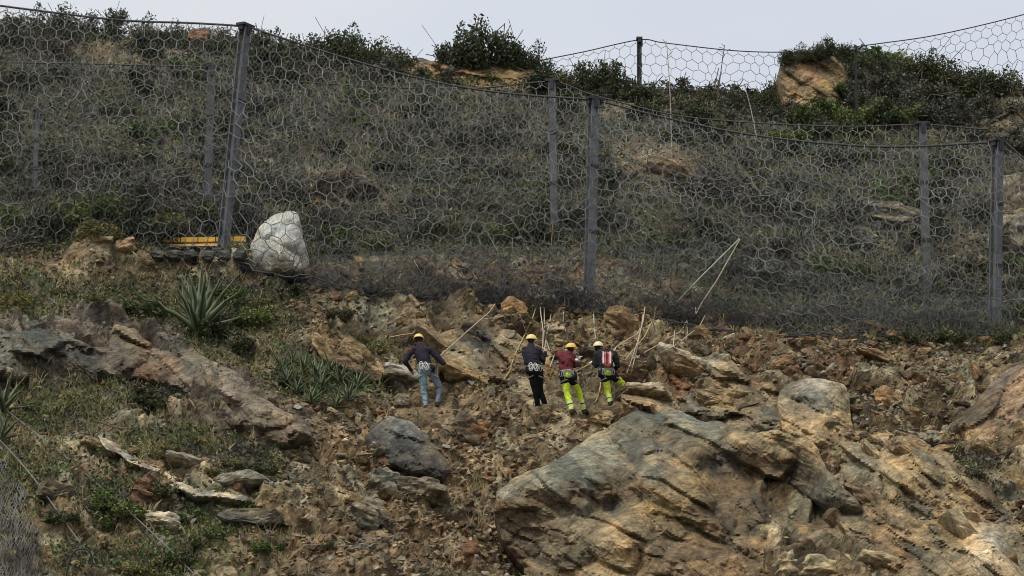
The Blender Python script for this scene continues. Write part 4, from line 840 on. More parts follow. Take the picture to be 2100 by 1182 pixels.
def barrier(name, label, tops, bots, Yt, Yb, cell, r, mat, seed, belly=.35, bulge=(), jit=.035, cab_r=.03, hem=True, cable_mat='cable', fine=0):
    """net hung from a cable: tops/bots photo polylines, Yt/Yb depth functions of px"""
    T = smooth_line([at(px, py, Yt(px)) for px, py in tops], 8); Bm = [at(px, py, Yb(px, py)) for px, py in bots]
    tx = np.array([p.x for p in T]); Ta = np.array([list(p) for p in T]); bx_ = np.array([p.x for p in Bm]); Ba = np.array([list(p) for p in Bm])
    x0, x1 = max(tx.min(), bx_.min())-.0, min(tx.max(), bx_.max())
    root = empty(name, Vector(Ba[len(Ba)//2]), label, 'net'); o0 = np.array(root.location)
    Hm = np.mean(np.interp(np.linspace(x0, x1, 40), tx, Ta[:, 2])-np.interp(np.linspace(x0, x1, 40), bx_, Ba[:, 2]))
    hh = cell*1.16; rows = max(2, round(Hm/(hh*.75))); dv = 1.0/rows; ncol = int((x1-x0)/cell)
    def pos(x, t):
        x = np.asarray(x, float); t = np.asarray(t, float)
        p = np.stack([np.interp(x, tx, Ta[:, k]) for k in range(3)], -1); q = np.stack([np.interp(x, bx_, Ba[:, k]) for k in range(3)], -1)
        p[..., 0] = x; q[..., 0] = x
        P = p+(q-p)*t[..., None]
        P[..., 1] -= belly*np.sin(np.pi*np.clip(t, 0, 1))
        for (bx0, bz0, rad, am) in bulge:
            P[..., 1] -= am*np.exp(-((P[..., 0]-bx0)**2+(P[..., 2]-bz0)**2)/rad**2)
        n = np.stack([fbm(P[..., 0]*1.3, P[..., 2]*1.3, x*0+k*9, 3, seed+k) for k in range(3)], -1)
        w = np.clip(np.minimum(t*3, 1), 0, 1)[..., None]
        j = np.stack([hsh(np.round(P[..., 0]*50), np.round(P[..., 2]*50), x*0, seed+k)-.5 for k in range(3)], -1)
        return P + n*np.array([.26, .25, .2])*w + j*jit*w
    A, B = [], []
    for i in range(ncol+1):
        for jn in range(rows+1):
            cx = x0+(i+.5*(jn % 2))*cell; cv = jn*dv
            v = [(cx, cv-dv*.667), (cx+cell/2, cv-dv*.333), (cx+cell/2, cv+dv*.333), (cx, cv+dv*.667), (cx-cell/2, cv+dv*.333), (cx-cell/2, cv-dv*.333)]
            for a, b in ((5, 4), (5, 0), (0, 1)):
                if min(v[a][1], v[b][1]) < -1e-6 or max(v[a][1], v[b][1]) > 1.0001: 
                    if v[a][1] <= 0 or v[b][1] <= 0:
                        if max(v[a][1], v[b][1]) <= 0: continue
                    else: continue
                if x0 <= min(v[a][0], v[b][0]) and max(v[a][0], v[b][0]) <= x1: A.append((v[a][0], max(v[a][1], 0))); B.append((v[b][0], max(v[b][1], 0)))
    A = np.array(A); B = np.array(B)
    PA, PB = pos(A[:, 0], A[:, 1]), pos(B[:, 0], B[:, 1])
    V, F = bars(PA-o0, PB-o0, r, 4)
    link('hexagonal_mesh', np_mesh('hexagonal_mesh', V, F, None, [M[mat]]), root)
    xs = np.linspace(x0, x1, 120)
    V, F = tube_data(pos(xs, xs*0)-o0, cab_r); link('top_cable', np_mesh('top_cable', V, F, None, [M[cable_mat]], True), root)
    if hem:
        V, F = tube_data(pos(xs, xs*0+1)-o0, cab_r*.8); link('bottom_cable', np_mesh('bottom_cable', V, F, None, [M['cable']], True), root)
        g = np.random.default_rng(seed)           # lacing loops along the top
        for k in range(int((x1-x0)/.42)):
            x = x0+(k+.5)*.42; a = pos(np.array([x]), np.array([0.]))[0]; b = pos(np.array([x+g.uniform(-.08, .08)]), np.array([.045]))[0]
            V, F = bars([a+np.array([0, -.03, .03])-o0], [b-o0], r*.9, 4); link('lacing', np_mesh('lacing', V, F, None, [M[mat]]), root)
    if fine:
        fx = np.arange(x0, x1, fine); nr_ = int(Hm/fine); A, B = [], []
        I, J_ = np.meshgrid(np.arange(len(fx)-1), np.arange(nr_)); I = I.ravel(); J_ = J_.ravel(); odd = J_ % 2
        c0 = (fx[0]+(I+.5*odd)*fine, J_/nr_); c1 = (fx[0]+(I+.5*(1-odd))*fine, (J_+1)/nr_); c2 = (fx[0]+(I+.5*(1-odd)+np.where(odd, 1, -1))*fine, (J_+1)/nr_)
        p0 = pos(*c0); V1, F1 = bars(p0-o0, pos(*c1)-o0, .0028, 3); V2, F2 = bars(p0-o0, pos(*c2)-o0, .0028, 3)
        V, F = join([(V1, F1), (V2, F2)]); fm = link('fine_wire_mesh', np_mesh('fine_wire_mesh', V+np.array([0, .03, 0]), F, None, [M['wire_fine']]), root); fm['kind'] = 'stuff'
    return root
def lin(xs, ys): return lambda px, *_: float(np.interp(px, xs, ys))
ft = [p[1].y for p in FP]
F_bots = [(-60, 505), (100, 508), (300, 515), (460, 522), (520, 560), (640, 572), (850, 608), (1000, 625), (1200, 640), (1350, 650), (1500, 672), (1750, 690), (2040, 690), (2170, 695)]
fb = [(px, ground(px, py).y) for px, py in F_bots]
Yfb = lin([a for a, b in fb], [min(b, 66.2)-.12 for a, b in fb])
wb = at(575, 500, 64.4)
barrier('rockfall_net', 'grey hexagonal rockfall net on the taller front posts holding the white boulder',
  [(-60, 4), (100, 25), (250, 42), (400, 48), (503, 55), (540, 66), (620, 92), (700, 117), (800, 146), (900, 170), (1000, 187), (1100, 197), (1218, 206), (1300, 226), (1400, 250), (1500, 270), (1600, 285), (1700, 295), (1800, 301), (1900, 300), (2046, 292), (2070, 300), (2100, 326), (2150, 360)],
  F_bots, lin([-60, 503, 1218, 2046, 2150], [ft[0], ft[0], ft[1], ft[2], ft[2]]), lambda px, py: Yfb(px), .375, .0132, 'wire', 3, .45, [(wb.x, wb.z, 1.0, .55)], fine=.11)
bt = [p[1].y for p in BP]
B_bots = [(-60, 400), (70, 410), (424, 450), (700, 470), (900, 492), (1138, 500), (1500, 560), (1902, 620), (2060, 640)]
barrier('rockfall_net', 'second hexagonal rockfall net hung on the posts behind the front row',
  [(-60, 128), (120, 130), (270, 134), (434, 140), (560, 163), (780, 179), (900, 182), (1000, 180), (1133, 168), (1200, 190), (1260, 207), (1380, 236), (1500, 249), (1620, 256), (1750, 260), (1891, 256), (2000, 264), (2060, 268)],
  B_bots, lin([-60, 434, 1133, 1891, 2060], [bt[1], bt[1], bt[2], bt[3], bt[3]]), lambda px, py: ground(px, py).y-.15, .375, .0105, 'wire', 13, .3, cab_r=.022)
barrier('crest_net', 'hexagonal net on the crest hung from the dark skyline post', [(1060, 135), (1120, 122), (1200, 106), (1311, 82), (1360, 88), (1480, 102), (1560, 107), (1640, 107)],
  [(1060, 235), (1200, 240), (1311, 245), (1480, 250), (1640, 255)], lambda px: 86.0, lambda px, py: 86.0, .375, .011, 'wire_far', 23, .0, jit=.02, cab_r=.02, hem=False)
barrier('crest_net', 'hexagonal net on the crest sweeping up beyond the ochre rock knob', [(1740, 98), (1800, 90), (1900, 76), (2000, 55), (2100, 30), (2160, 12)],
  [(1740, 235), (1900, 240), (2160, 240)], lambda px: 86.5, lambda px, py: 86.5, .375, .011, 'wire_far', 33, .0, jit=.02, cab_r=.02, hem=False)
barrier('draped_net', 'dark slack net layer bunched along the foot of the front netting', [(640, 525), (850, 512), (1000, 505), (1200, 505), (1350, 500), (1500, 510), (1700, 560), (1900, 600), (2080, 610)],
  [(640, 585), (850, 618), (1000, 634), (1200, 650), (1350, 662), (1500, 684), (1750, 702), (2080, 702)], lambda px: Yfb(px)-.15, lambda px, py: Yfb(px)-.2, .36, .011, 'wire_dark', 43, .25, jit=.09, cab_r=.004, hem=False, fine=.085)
# gathered dark hem of the net lying on the bank
def net_roll(name, pts, rad, label, seed, n=90, wr=(.008, .016)):
    g = np.random.default_rng(seed); P = smooth_line([ground(px, py)+Vector((0, -.05, rad*.5)) for px, py in pts], 10); b = P[0].copy()
    Pn = np.array([list(p-b) for p in P]); Ln = len(Pn); parts = []
    for k in range(n):
        a0 = g.uniform(0, Ln*.9); ln = g.uniform(.06, .25)*Ln; t = np.linspace(a0, min(a0+ln, Ln-1), 14)
        c = np.stack([np.interp(t, np.arange(Ln), Pn[:, j]) for j in range(3)], -1)
        ph = g.uniform(0, 6.28); fr = g.uniform(-.9, .9); rr = rad*g.uniform(.3, 1.1)
        c = c + np.c_[np.zeros(14), np.cos(ph+fr*np.arange(14))*rr, np.sin(ph+fr*np.arange(14))*rr*.7]+g.normal(0, rad*.12, (14, 3))
        parts.append(tube_data(c, g.uniform(*wr), 4))
    V, F = join(parts)
    return tag(link(name, np_mesh(name, V, F, None, [M['wire_dark']]), None, b), label, 'net')
net_roll('gathered_net', [(310, 535), (400, 540), (520, 560), (640, 585)], .13, 'bundle of dark gathered net under the yellow beam and white boulder', 1, 90)
net_roll('gathered_net', [(640, 590), (760, 602), (860, 612), (1000, 628), (1200, 645)], .09, 'gathered dark hem of the net lying across the bank above the workers', 2, 60)
net_roll('gathered_net', [(1200, 648), (1330, 655), (1500, 685), (1700, 695)], .07, 'gathered dark hem of the net between the post above the workers and the tan bluff', 3, 40)
net_roll('tangled_net', [(700, 590), (900, 610), (1100, 622), (1250, 632)], .42, 'loose tangle of dark wire at the net foot above the workers', 4, 110, (.005, .010))
net_roll('tangled_net', [(1280, 640), (1450, 655), (1650, 670), (1850, 675), (2000, 680)], .5, 'loose tangle of dark wire along the net foot near the tan bluff', 5, 170, (.005, .010))
# dark block course under the beam
for k in range(6):
    p = ground(325+k*34, 540); P, F, n1 = rock_shape(820+k, 3, (.42, .4, .32), .1, .05)
    tag(link('dark_stone', np_mesh('dark_stone', P, F, np.array((.085, .088, .09))*(1+.4*n1[:, None]), [M['rock']]), None, p+Vector((0, -.1, .18))), 'dark grey stone in the row under the yellow beam', 'stone', 'dark stones under the beam')
# yellow beam
yb_ = FP[0][0].y+.26; pb0, pb1 = at(312, 500, yb_), at(502, 497, yb_-.1)
beam = empty('steel_beam', pb0, 'orange-yellow steel beam lying behind the tall leaning post', 'beam')
ax = pb1-pb0; q = Vector((1, 0, 0)).rotation_difference(ax); R = np.array(q.to_matrix()); Lb = ax.length
def bb(nm, c, s, m):
    v, f = box_data(c, s); link(nm, np_mesh(nm, v@R.T, f, None, [M[m]]), beam)
bb('top_flange', (Lb/2, 0, .075), (Lb, .20, .13), 'yellow'); bb('web', (Lb/2, .06, -.025), (Lb-.01, .05, .066), 'steel_dark'); bb('bottom_flange', (Lb/2, -.02, -.095), (Lb-.06, .24, .07), 'yellow_pale')
bb('end_plate', (-.012, 0, -.0), (.024, .18, .22), 'yellow_pale'); bb('end_plate', (Lb+.012, 0, 0), (.024, .18, .22), 'yellow_pale')
for k in range(5): bb('band', (Lb*(.12+.19*k), 0, .075), (.025, .206, .136), 'steel_dark')
# ------------------------------------------------------------------ people
def capsule_pts(a, b, ra, rb, n=5):
    out = []
    return [(a, ra), (b, rb)]
SPH = ICO[2]
def make_person(label, c, J, mats, matfun, extra=(), hm='helmet'):
    """J: joints name -> (px, py, depth offset m); c: (px, py) of the ground point"""
    root_p = ground(*c); sc = (root_p.y*CP+root_p.z*SP)/FPX
    root = empty('person', root_p, label, 'person')
    def W(j):
        px, py, dy = J[j]; return np.array([(px-c[0])*sc, dy, (c[1]-py)*sc*1.03])
    P = {j: W(j) for j in J}
    for s in 'LR':
        a = P['ankle'+s]; a_px = J['ankle'+s]
        g = ground(a_px[0], a_px[1]+4); dy = float(np.clip(g.y-root_p.y, -.35, .45)) if len(a_px) < 4 else a_px[2]
        a[1] = dy; k = P['knee'+s]; k[1] = k[1]+dy*.5
        P['toe'+s] = a + np.array([J.get('footdir', (0, 0, 0))[0], .19, -.05]); P['heel'+s] = a+np.array([0, -.04, -.06])
        h = P['hand'+s]; e = P['elbow'+s]; d = h-e; d /= np.linalg.norm(d); u = np.cross(d, [0, 0, 1.]); u /= max(np.linalg.norm(u), 1e-6); v = np.cross(u, d)
        P['palm'+s] = h+d*.07
        for k_, (off, ln) in enumerate(((-.03, .07), (-.01, .085), (.012, .08), (.032, .06))):
            P['k%d%s' % (k_, s)] = h+d*.075+u*off; P['m%d%s' % (k_, s)] = h+d*(.075+ln*.5)+u*off-v*.012; P['f%d%s' % (k_, s)] = h+d*(.075+ln*.72)+u*off-v*.045
        P['t0'+s] = h+d*.02-u*.03; P['t1'+s] = h+d*.055-u*.062; P['t2'+s] = h+d*.085-u*.055-v*.02
    hd = P['head']; fd = np.array(J.get('face', (0, 1, 0)), float); fd /= np.linalg.norm(fd); sdv = np.cross(fd, [0, 0, 1.])
    P['chin'] = hd+fd*.045+np.array([0, 0, -.085]); P['crown'] = hd+np.array([0, 0, .03]); P['nose'] = hd+fd*.105+np.array([0, 0, -.02]); P['brow'] = hd+fd*.08+np.array([0, 0, .01])
    P['earL'] = hd-sdv*.08+np.array([0, 0, -.02]); P['earR'] = hd+sdv*.08+np.array([0, 0, -.02])
    B = [('head', 'crown', .092, .098, 'head'), ('head', 'chin', .088, .055, 'head'), ('brow', 'nose', .03, .018, 'head'), ('earL', 'earL', .025, .025, 'head'), ('earR', 'earR', .025, .025, 'head'),
         ('neck', 'head', .06, .06, 'neck'), ('neck', 'chest', .085, .175, 'torso'), ('chest', 'belly', .18, .165, 'torso'), ('belly', 'pelvis', .165, .175, 'waist'), ('shoL', 'shoR', .085, .085, 'torso'), ('shoL', 'chest', .085, .14, 'torso'), ('shoR', 'chest', .085, .14, 'torso'), ('hipL', 'hipR', .115, .115, 'waist')]
    for s in 'LR':
        B += [('sho'+s, 'elbow'+s, .085, .063, 'upperarm'+s), ('elbow'+s, 'hand'+s, .06, .04, 'forearm'+s), ('hand'+s, 'palm'+s, .034, .04, 'hand'+s),
              ('hip'+s, 'knee'+s, .112, .075, 'thigh'+s), ('knee'+s, 'ankle'+s, .075, .055, 'shin'+s), ('ankle'+s, 'toe'+s, .058, .045, 'boot'+s), ('heel'+s, 'ankle'+s, .05, .06, 'boot'+s)]
        for k_ in range(4): B += [('k%d%s' % (k_, s), 'm%d%s' % (k_, s), .0125, .0115, 'hand'+s), ('m%d%s' % (k_, s), 'f%d%s' % (k_, s), .0115, .010, 'hand'+s)]
        B += [('t0'+s, 't1'+s, .017, .014, 'hand'+s), ('t1'+s, 't2'+s, .014, .011, 'hand'+s)]
    bm = bmesh.new(); sv, sf = ICO[2]
    for a, b, ra, rb, _ in B:
        vs_ = [bm.verts.new(P[a]+v*ra) for v in sv] + [bm.verts.new(P[b]+v*rb*1.0001) for v in sv]
        r_ = bmesh.ops.convex_hull(bm, input=vs_)
        bad = [v for v in vs_ if v.is_valid and not v.link_faces]
        bmesh.ops.delete(bm, geom=bad, context='VERTS')
    me = bpy.data.meshes.new('tmp'); bm.to_mesh(me); bm.free(); tmp = bpy.data.objects.new('tmp', me); COL.objects.link(tmp)
    md = tmp.modifiers.new('r', 'REMESH'); md.mode = 'VOXEL'; md.voxel_size = .0105
    ms = tmp.modifiers.new('s', 'SMOOTH'); ms.factor = .5; ms.iterations = 3
    bpy.context.view_layer.update(); dg2 = bpy.context.evaluated_depsgraph_get()
    body = bpy.data.meshes.new_from_object(tmp.evaluated_get(dg2)); bpy.data.objects.remove(tmp)
    n = len(body.vertices); co = np.zeros(n*3, np.float32); body.vertices.foreach_get('co', co); co = co.reshape(-1, 3).astype(float)
    # cloth folds
    fold = fbm(co[:, 0]*9, co[:, 1]*9, co[:, 2]*14, 3, len(label))
    best = np.full(n, 9.0); bi = np.zeros(n, int); bt_ = np.zeros(n)
    for i, (a, b, ra, rb, _) in enumerate(B):
        e = P[b]-P[a]; L2 = max(e@e, 1e-9); t = np.clip(((co-P[a])@e)/L2, 0, 1); d = np.linalg.norm(co-(P[a]+t[:, None]*e), axis=1)/(ra+(rb-ra)*t)
        m = d < best; best[m] = d[m]; bi[m] = i; bt_[m] = t[m]
    names = [b_[4] for b_ in B]; cloth = np.array([not (x.startswith('hand') or x == 'head') for x in names])[bi]
    nrm = np.zeros(n*3, np.float32); body.vertices.foreach_get('normal', nrm); nrm = nrm.reshape(-1, 3)
    co2 = co + nrm*((fold*.02+.006)*cloth)[:, None]; body.vertices.foreach_set('co', co2.astype(np.float32).ravel())
    body.materials.clear()
    for m in mats: body.materials.append(M[m])
    pv = np.zeros(len(body.polygons), np.int32); body.polygons.foreach_get('loop_start', pv); lv = np.zeros(len(body.loops), np.int32); body.loops.foreach_get('vertex_index', lv)
    first = lv[pv]; mi = [mats.index(matfun(names[bi[v]], float(bt_[v]), co[v], P)) for v in first]
    body.polygons.foreach_set('material_index', np.array(mi, np.int32)); body.polygons.foreach_set('use_smooth', np.ones(len(pv), bool)); body.update()
    body.name = 'body'; link('body', body, root)
    # helmet: shell, brim and ridge
    g = []; hv = ICO[3][0]; up = np.array([0, 0, 1.]); 
    keep = hv[:, 2] > -.12
    re = -np.ones(len(hv), int); re[keep] = np.arange(keep.sum()); hf = ICO[3][1]; hf = hf[keep[hf].all(1)]
    loc = hv[keep]*np.array([.125, .142, .118]); yaw = math.atan2(-fd[0], fd[1]); tl = J.get('tilt', (0, 0, 0))[0]
    Rm = np.array(Matrix.Rotation(yaw, 3, 'Z') @ Matrix.Rotation(tl, 3, 'X'))
    hc = hd+np.array([0, 0, .035])
    hel = link('helmet', np_mesh('helmet', loc@Rm.T+hc, re[hf], None, [M[hm]], True), root)
    ring = [np.array([math.cos(t)*.128, math.sin(t)*.145+(.035 if math.sin(t) > 0 else 0)*math.sin(t), -.012]) for t in np.linspace(0, 2*math.pi, 25)]
    V, F = tube_data([Rm@r_+hc for r_ in ring], .012, 5); link('brim', np_mesh('brim', V, F, None, [M[hm]], True), hel)
    V, F = join([tube_data([Rm@np.array([sx*.1, 0, -.02])+hc, P['chin']+sdv*sx*.05], .007, 4) for sx in (-1, 1)]); link('chin_strap', np_mesh('chin_strap', V, F, None, [M['boot']]), hel)
    # climbing harness
    pc = P['pelvis']; parts = []
    def ringat(c_, rx, ry, tiltz, n_=20): return [c_+np.array([math.cos(t)*rx, math.sin(t)*ry, math.cos(t)*tiltz]) for t in np.linspace(0, 2*math.pi, n_)]
    wc = P['belly']*.45+pc*.55
    parts.append(tube_data(ringat(wc, .175, .175, .0), .022, 5))
    for s in 'LR':
        h_ = P['hip'+s]*.72+P['knee'+s]*.28; parts.append(tube_data(ringat(h_, .118, .118, .05*(1 if s == 'L' else -1)), .018, 5))
        parts.append(tube_data([wc+np.array([(-.09 if s == 'L' else .09), -.16, 0]), h_+np.array([0, -.115, 0])], .014, 4))
        for k_ in range(3):
            x = (-1 if s == 'L' else 1)*(.06+.045*k_); a = wc+np.array([x, -.165+k_*.02, 0]); parts.append(tube_data(smooth_line([a, a+np.array([.02, -.03, -.08]), a+np.array([0, -.02, -.15]), a+np.array([-.03, -.02, -.09]), a], 4), .009, 4))
    V, F = join(parts); link('harness', np_mesh('harness', V, F, None, [M['webbing']], True), root)
    for fn in extra: fn(root, P)
    return root, {k: Vector(v)+root_p for k, v in P.items()}
def bag(matA, matB):
    def fn(root, P):
        c = P['chest']*.6+P['belly']*.4+np.array([.02, -.2, .02]); V, F, n1 = rock_shape(77, 3, (.31, .19, .44), 0, .01, 4)
        b = link('backpack', np_mesh('backpack', V+c, F, None, [M[matA]], True), root)
        for x in (-.085, .0, .085):
            v, f = box_data(c+np.array([x, -.088, .02]), (.035, .03, .30)); link('stripe', np_mesh('stripe', v, f, None, [M[matB if x else 'maroon']]), b)
        for x in (-1, 1):
            s_ = P['shoL' if x < 0 else 'shoR']; V, F = tube_data(smooth_line([c+np.array([x*.1, .05, .17]), s_*.6+P['neck']*.4+np.array([0, 0, .08]), s_*.5+P['chest']*.5+np.array([0, .15, 0])], 5), .022, 5); link('strap', np_mesh('strap', V, F, None, [M['boot']], True), b)
    return fn
def gear(root, P):
    parts = []; g = np.random.default_rng(3); c = P['pelvis']+np.array([0, -.2, -.02])
    for k in range(4):
        o_ = c+np.array([g.uniform(-.14, .14), g.uniform(-.02, .02), g.uniform(-.05, .1)]); parts.append(tube_data([o_+np.array([math.cos(t)*.045, 0, math.sin(t)*.075]) for t in np.linspace(0, 6.28, 12)], .011, 4))
    V, F = join(parts); link('carabiner', np_mesh('carabiner', V, F, None, [M['white']], True), root)
def pouch(x):
    def fn(root, P):
        c_ = P['pelvis']+np.array([x, -.1, -.04]); V, F, n1 = rock_shape(int(90+x*100), 2, (.15, .14, .24), 0, .01, 4)
        link('pouch', np_mesh('pouch', V+c_, F, None, [M['black']], True), root)
    return fn
def mat_jeans(b, t, co, P):
    if b == 'head': return 'skin' if co[2] < P['head'][2]+.03 and (co-P['head'])@np.array([0, 1, 0]) > .0 else 'hair'
    if b.startswith('hand'): return 'skin'
    if b == 'neck': return 'maroon'
    if b.startswith('boot'): return 'boot'
    if b in ('waist',): return 'navy' if co[2] > P['pelvis'][2]+.06 else 'jeans'
    if b == 'thighL' or b == 'shinL': return 'jeans'
    if b.startswith('thigh') or b.startswith('shin'): return 'jeans_shaded'
    if b == 'forearmR' or b == 'upperarmL' and t < .25: return 'maroon'
    return 'navy'
def mat_black(b, t, co, P):
    if b == 'head': return 'skin' if co[2] < P['head'][2]+.03 and (co-P['head'])@np.array([.8, .6, 0]) > .01 else 'hair'
    if b.startswith('hand'): return 'skin'
    if b in ('torso', 'neck') or b.startswith('upper'): return 'navy'
    if b.startswith('boot'): return 'boot'
    return 'black'
def mat_lime(top, arm):
    def fn(b, t, co, P):
        if b == 'head': return 'skin' if co[2] < P['head'][2]+.03 and (co-P['head'])@np.array([.8, .6, 0]) > .01 else 'hair'
        if b.startswith('hand'): return 'white'
        if b.startswith('boot'): return 'boot'
        if b == 'waist': 
            x = co[0]-P['pelvis'][0]; z = co[2]-P['pelvis'][2]
            if z > .1: return top
            return 'lime' if abs(x) < .085 and z > -.09 else 'black'
        if b.startswith('thigh'): return 'black' if t < .42 else 'lime'
        if b.startswith('shin'):
            return 'reflective' if .5 < t < .62 or .78 < t < .9 else ('black' if .62 <= t <= .67 else 'lime')
        if 'arm' in b: return arm
        return top
    return fn
pa, PAj = make_person('worker in dark jacket and pale jeans bent over the tan slabs', (877, 838),
  {'head': (857, 696, .10), 'neck': (860, 709, .04), 'chest': (864, 724, 0), 'belly': (869, 743, -.03), 'pelvis': (873, 757, -.04), 'shoL': (845, 716, .02), 'shoR': (883, 718, .02), 'elbowL': (829, 742, -.02), 'handL': (842, 757, .18), 'elbowR': (908, 745, .0), 'handR': (898, 734, .2),
   'hipL': (866, 762, -.02), 'hipR': (883, 762, .02), 'kneeL': (868, 797, .05), 'kneeR': (902, 794, .12), 'ankleL': (873, 830, 0), 'ankleR': (896, 826, .1), 'tilt': (-.25, 0, 0)},
  ['navy', 'maroon', 'jeans', 'jeans_shaded', 'skin', 'hair', 'boot'], mat_jeans, [gear, pouch(.17)])
pbk, PBj = make_person('worker all in black with yellow helmet standing on a rope', (1104, 836),
  {'head': (1090, 698, .05), 'neck': (1089, 710, .02), 'chest': (1090, 725, 0), 'belly': (1094, 746, -.02), 'pelvis': (1098, 759, -.02), 'shoL': (1077, 718, .0), 'shoR': (1104, 718, .06), 'elbowL': (1079, 744, -.02), 'handL': (1094, 752, .17), 'elbowR': (1114, 738, .1), 'handR': (1119, 720, .2),
   'hipL': (1091, 763, -.02), 'hipR': (1105, 763, .02), 'kneeL': (1098, 796, .02), 'kneeR': (1108, 796, .08), 'ankleL': (1104, 828, 0), 'ankleR': (1120, 827, .1), 'face': (.8, .6, 0)},
  ['navy', 'black', 'skin', 'hair', 'boot'], mat_black, [gear, pouch(-.17)])
pcc, PCj = make_person('worker in maroon sweater and lime trousers facing the worker with the pink backpack', (1180, 850),
  {'head': (1172, 716, .04), 'neck': (1166, 727, .02), 'chest': (1161, 738, 0), 'belly': (1161, 757, -.02), 'pelvis': (1164, 770, -.02), 'shoL': (1148, 728, -.04), 'shoR': (1174, 732, .08), 'elbowL': (1156, 745, -.14), 'handL': (1178, 741, -.05), 'elbowR': (1180, 748, .15), 'handR': (1187, 735, .2),
   'hipL': (1157, 774, -.03), 'hipR': (1172, 774, .03), 'kneeL': (1163, 806, .02), 'kneeR': (1187, 797, .1), 'ankleL': (1173, 842, 0), 'ankleR': (1199, 834, .1), 'face': (.85, .5, .1), 'footdir': (.08, 0, 0)},
  ['maroon', 'navy', 'lime', 'black', 'reflective', 'white', 'skin', 'hair', 'boot'], mat_lime('maroon', 'maroon'), [pouch(.16), pouch(-.15)], 'helmet_orange')
pd, PDj = make_person('worker with a pink backpack and lime trousers stepping up onto a rock', (1256, 830),
  {'head': (1228, 712, .08), 'neck': (1233, 722, .04), 'chest': (1241, 735, 0), 'belly': (1245, 754, -.02), 'pelvis': (1247, 766, -.02), 'shoL': (1225, 727, .02), 'shoR': (1261, 727, .02), 'elbowL': (1224, 750, .02), 'handL': (1217, 742, .22), 'elbowR': (1268, 750, .02), 'handR': (1262, 756, .22),
   'hipL': (1240, 771, -.02), 'hipR': (1257, 771, .02), 'kneeL': (1247, 799, .05), 'kneeR': (1277, 782, .12), 'ankleL': (1252, 825, 0), 'ankleR': (1287, 803, .25), 'face': (-.35, .9, 0)},
  ['navy', 'black', 'lime', 'reflective', 'white', 'skin', 'hair', 'boot'], mat_lime('navy', 'black'), [bag('pink', 'white'), pouch(-.17)], 'helmet_pale')

# ------------------------------------------------------------------ ropes
bpy.context.view_layer.update()
RM = [(o, o.matrix_world.inverted()) for o in ROCKS]
def surf(px, py):
    p = ground(px, py); d = ray(px, py).normalized(); by = p.y
    for o, mi in RM:
        ok, q, n_, i_ = o.ray_cast(mi @ Vector((0, 0, 0)), mi.to_3x3() @ d)
        if ok:
            q = o.matrix_world @ q
            if q.y < by: by, p = q.y, q
    return p
def rope(pts, label, mat='rope', r=.0145, ends=(None, None), lift=.12, name='climbing_rope', sag=0.0, cat='rope'):
    a = ends[0] if ends[0] is not None else surf(*pts[0])+Vector((0, -lift*.7, lift*.5)); b = ends[1] if ends[1] is not None else surf(*pts[-1])+Vector((0, -lift, lift*.3))
    q = []
    for (x_, y_), (x2, y2) in zip(pts[:-1], pts[1:]): q += [(x_+(x2-x_)*k/5, y_+(y2-y_)*k/5) for k in range(5)]
    pts = q+[pts[-1]]; P = []; n = len(pts)
    seg = [0]
    for i in range(1, n): seg.append(seg[-1]+math.hypot(pts[i][0]-pts[i-1][0], pts[i][1]-pts[i-1][1]))
    for i, (px, py) in enumerate(pts):
        t = seg[i]/seg[-1]; Yi = a.y+(b.y-a.y)*t
        if 0 < i < n-1: Yi = min(Yi, surf(px, py).y-.06)
        P.append(a if i == 0 else (b if i == n-1 else at(px, py, Yi)))
    Q = smooth_line(P, 3); o = Q[0].copy(); V, F = tube_data([q-o for q in Q], r)
    return tag(link(name, np_mesh(name, V, F, None, [M[mat]], True), None, o), label, cat)
rope([(1015, 630), (958, 680), (900, 732)], 'taut tan rope from the bank down to the worker in jeans', ends=(None, PAj['palmR']))
rope([(899, 736), (897, 765), (898, 800), (905, 828)], 'tan rope end hanging from the hand of the worker in jeans', ends=(PAj['palmR'], None))
rope([(852, 684), (825, 687), (790, 694)], 'pale yellow rope running past the helmet of the worker in jeans', 'rope_yellow')
rope([(1098, 640), (1072, 695), (1055, 730), (1045, 762), (1020, 797)], 'slack yellow rope curving past the worker in black', 'rope_yellow')
rope([(1108, 636), (1114, 680), (1113, 722)], 'upright tan rope reaching the hands of the worker in black', ends=(None, PBj['palmR']))
rope([(1116, 638), (1117, 690), (1129, 724)], 'tan rope crossing the upright rope beside the worker in black')
rope([(1130, 650), (1120, 690), (1116, 725)], 'short slanting tan rope beside the upright ropes')
rope([(1137, 728), (1131, 745), (1126, 757)], 'short rope tail between the workers in black and maroon')
rope([(1217, 640), (1219, 672), (1222, 700)], 'green rope hanging behind the worker with the pink backpack', 'rope_green')
rope([(1322, 645), (1308, 700), (1293, 745), (1283, 772)], 'taut tan rope from the bank to the raised knee of the lime trousers', lift=.3)
rope([(1318, 660), (1305, 720), (1292, 776)], 'second taut tan rope running close beside the first at the raised knee', lift=.3)
rope([(1312, 682), (1285, 698), (1258, 716)], 'tan rope from the bank to the top of the pink backpack', ends=(None, PDj['shoR']+Vector((0, -.1, .05))))
rope([(1408, 672), (1350, 707), (1296, 738)], 'long slanting tan rope above the thick tan slab', lift=.3)
rope([(1410, 665), (1409, 690), (1400, 716)], 'short tan rope hanging above the thick tan slab')
rope([(1383, 685), (1381, 705), (1380, 720)], 'stub of rope beside the long slanting rope', r=.012)
rope([(1516, 490), (1440, 565), (1368, 640)], 'taut pale green rope anchored in the scrub', 'rope_green', lift=.5, ends=(at(1516, 490, Yfb(1516)-.75), None))
rope([(1518, 490), (1470, 575), (1440, 620), (1424, 650)], 'taut tan rope anchored in the scrub beside the pale green rope', lift=.5, ends=(at(1518, 490, Yfb(1516)-.75), None))
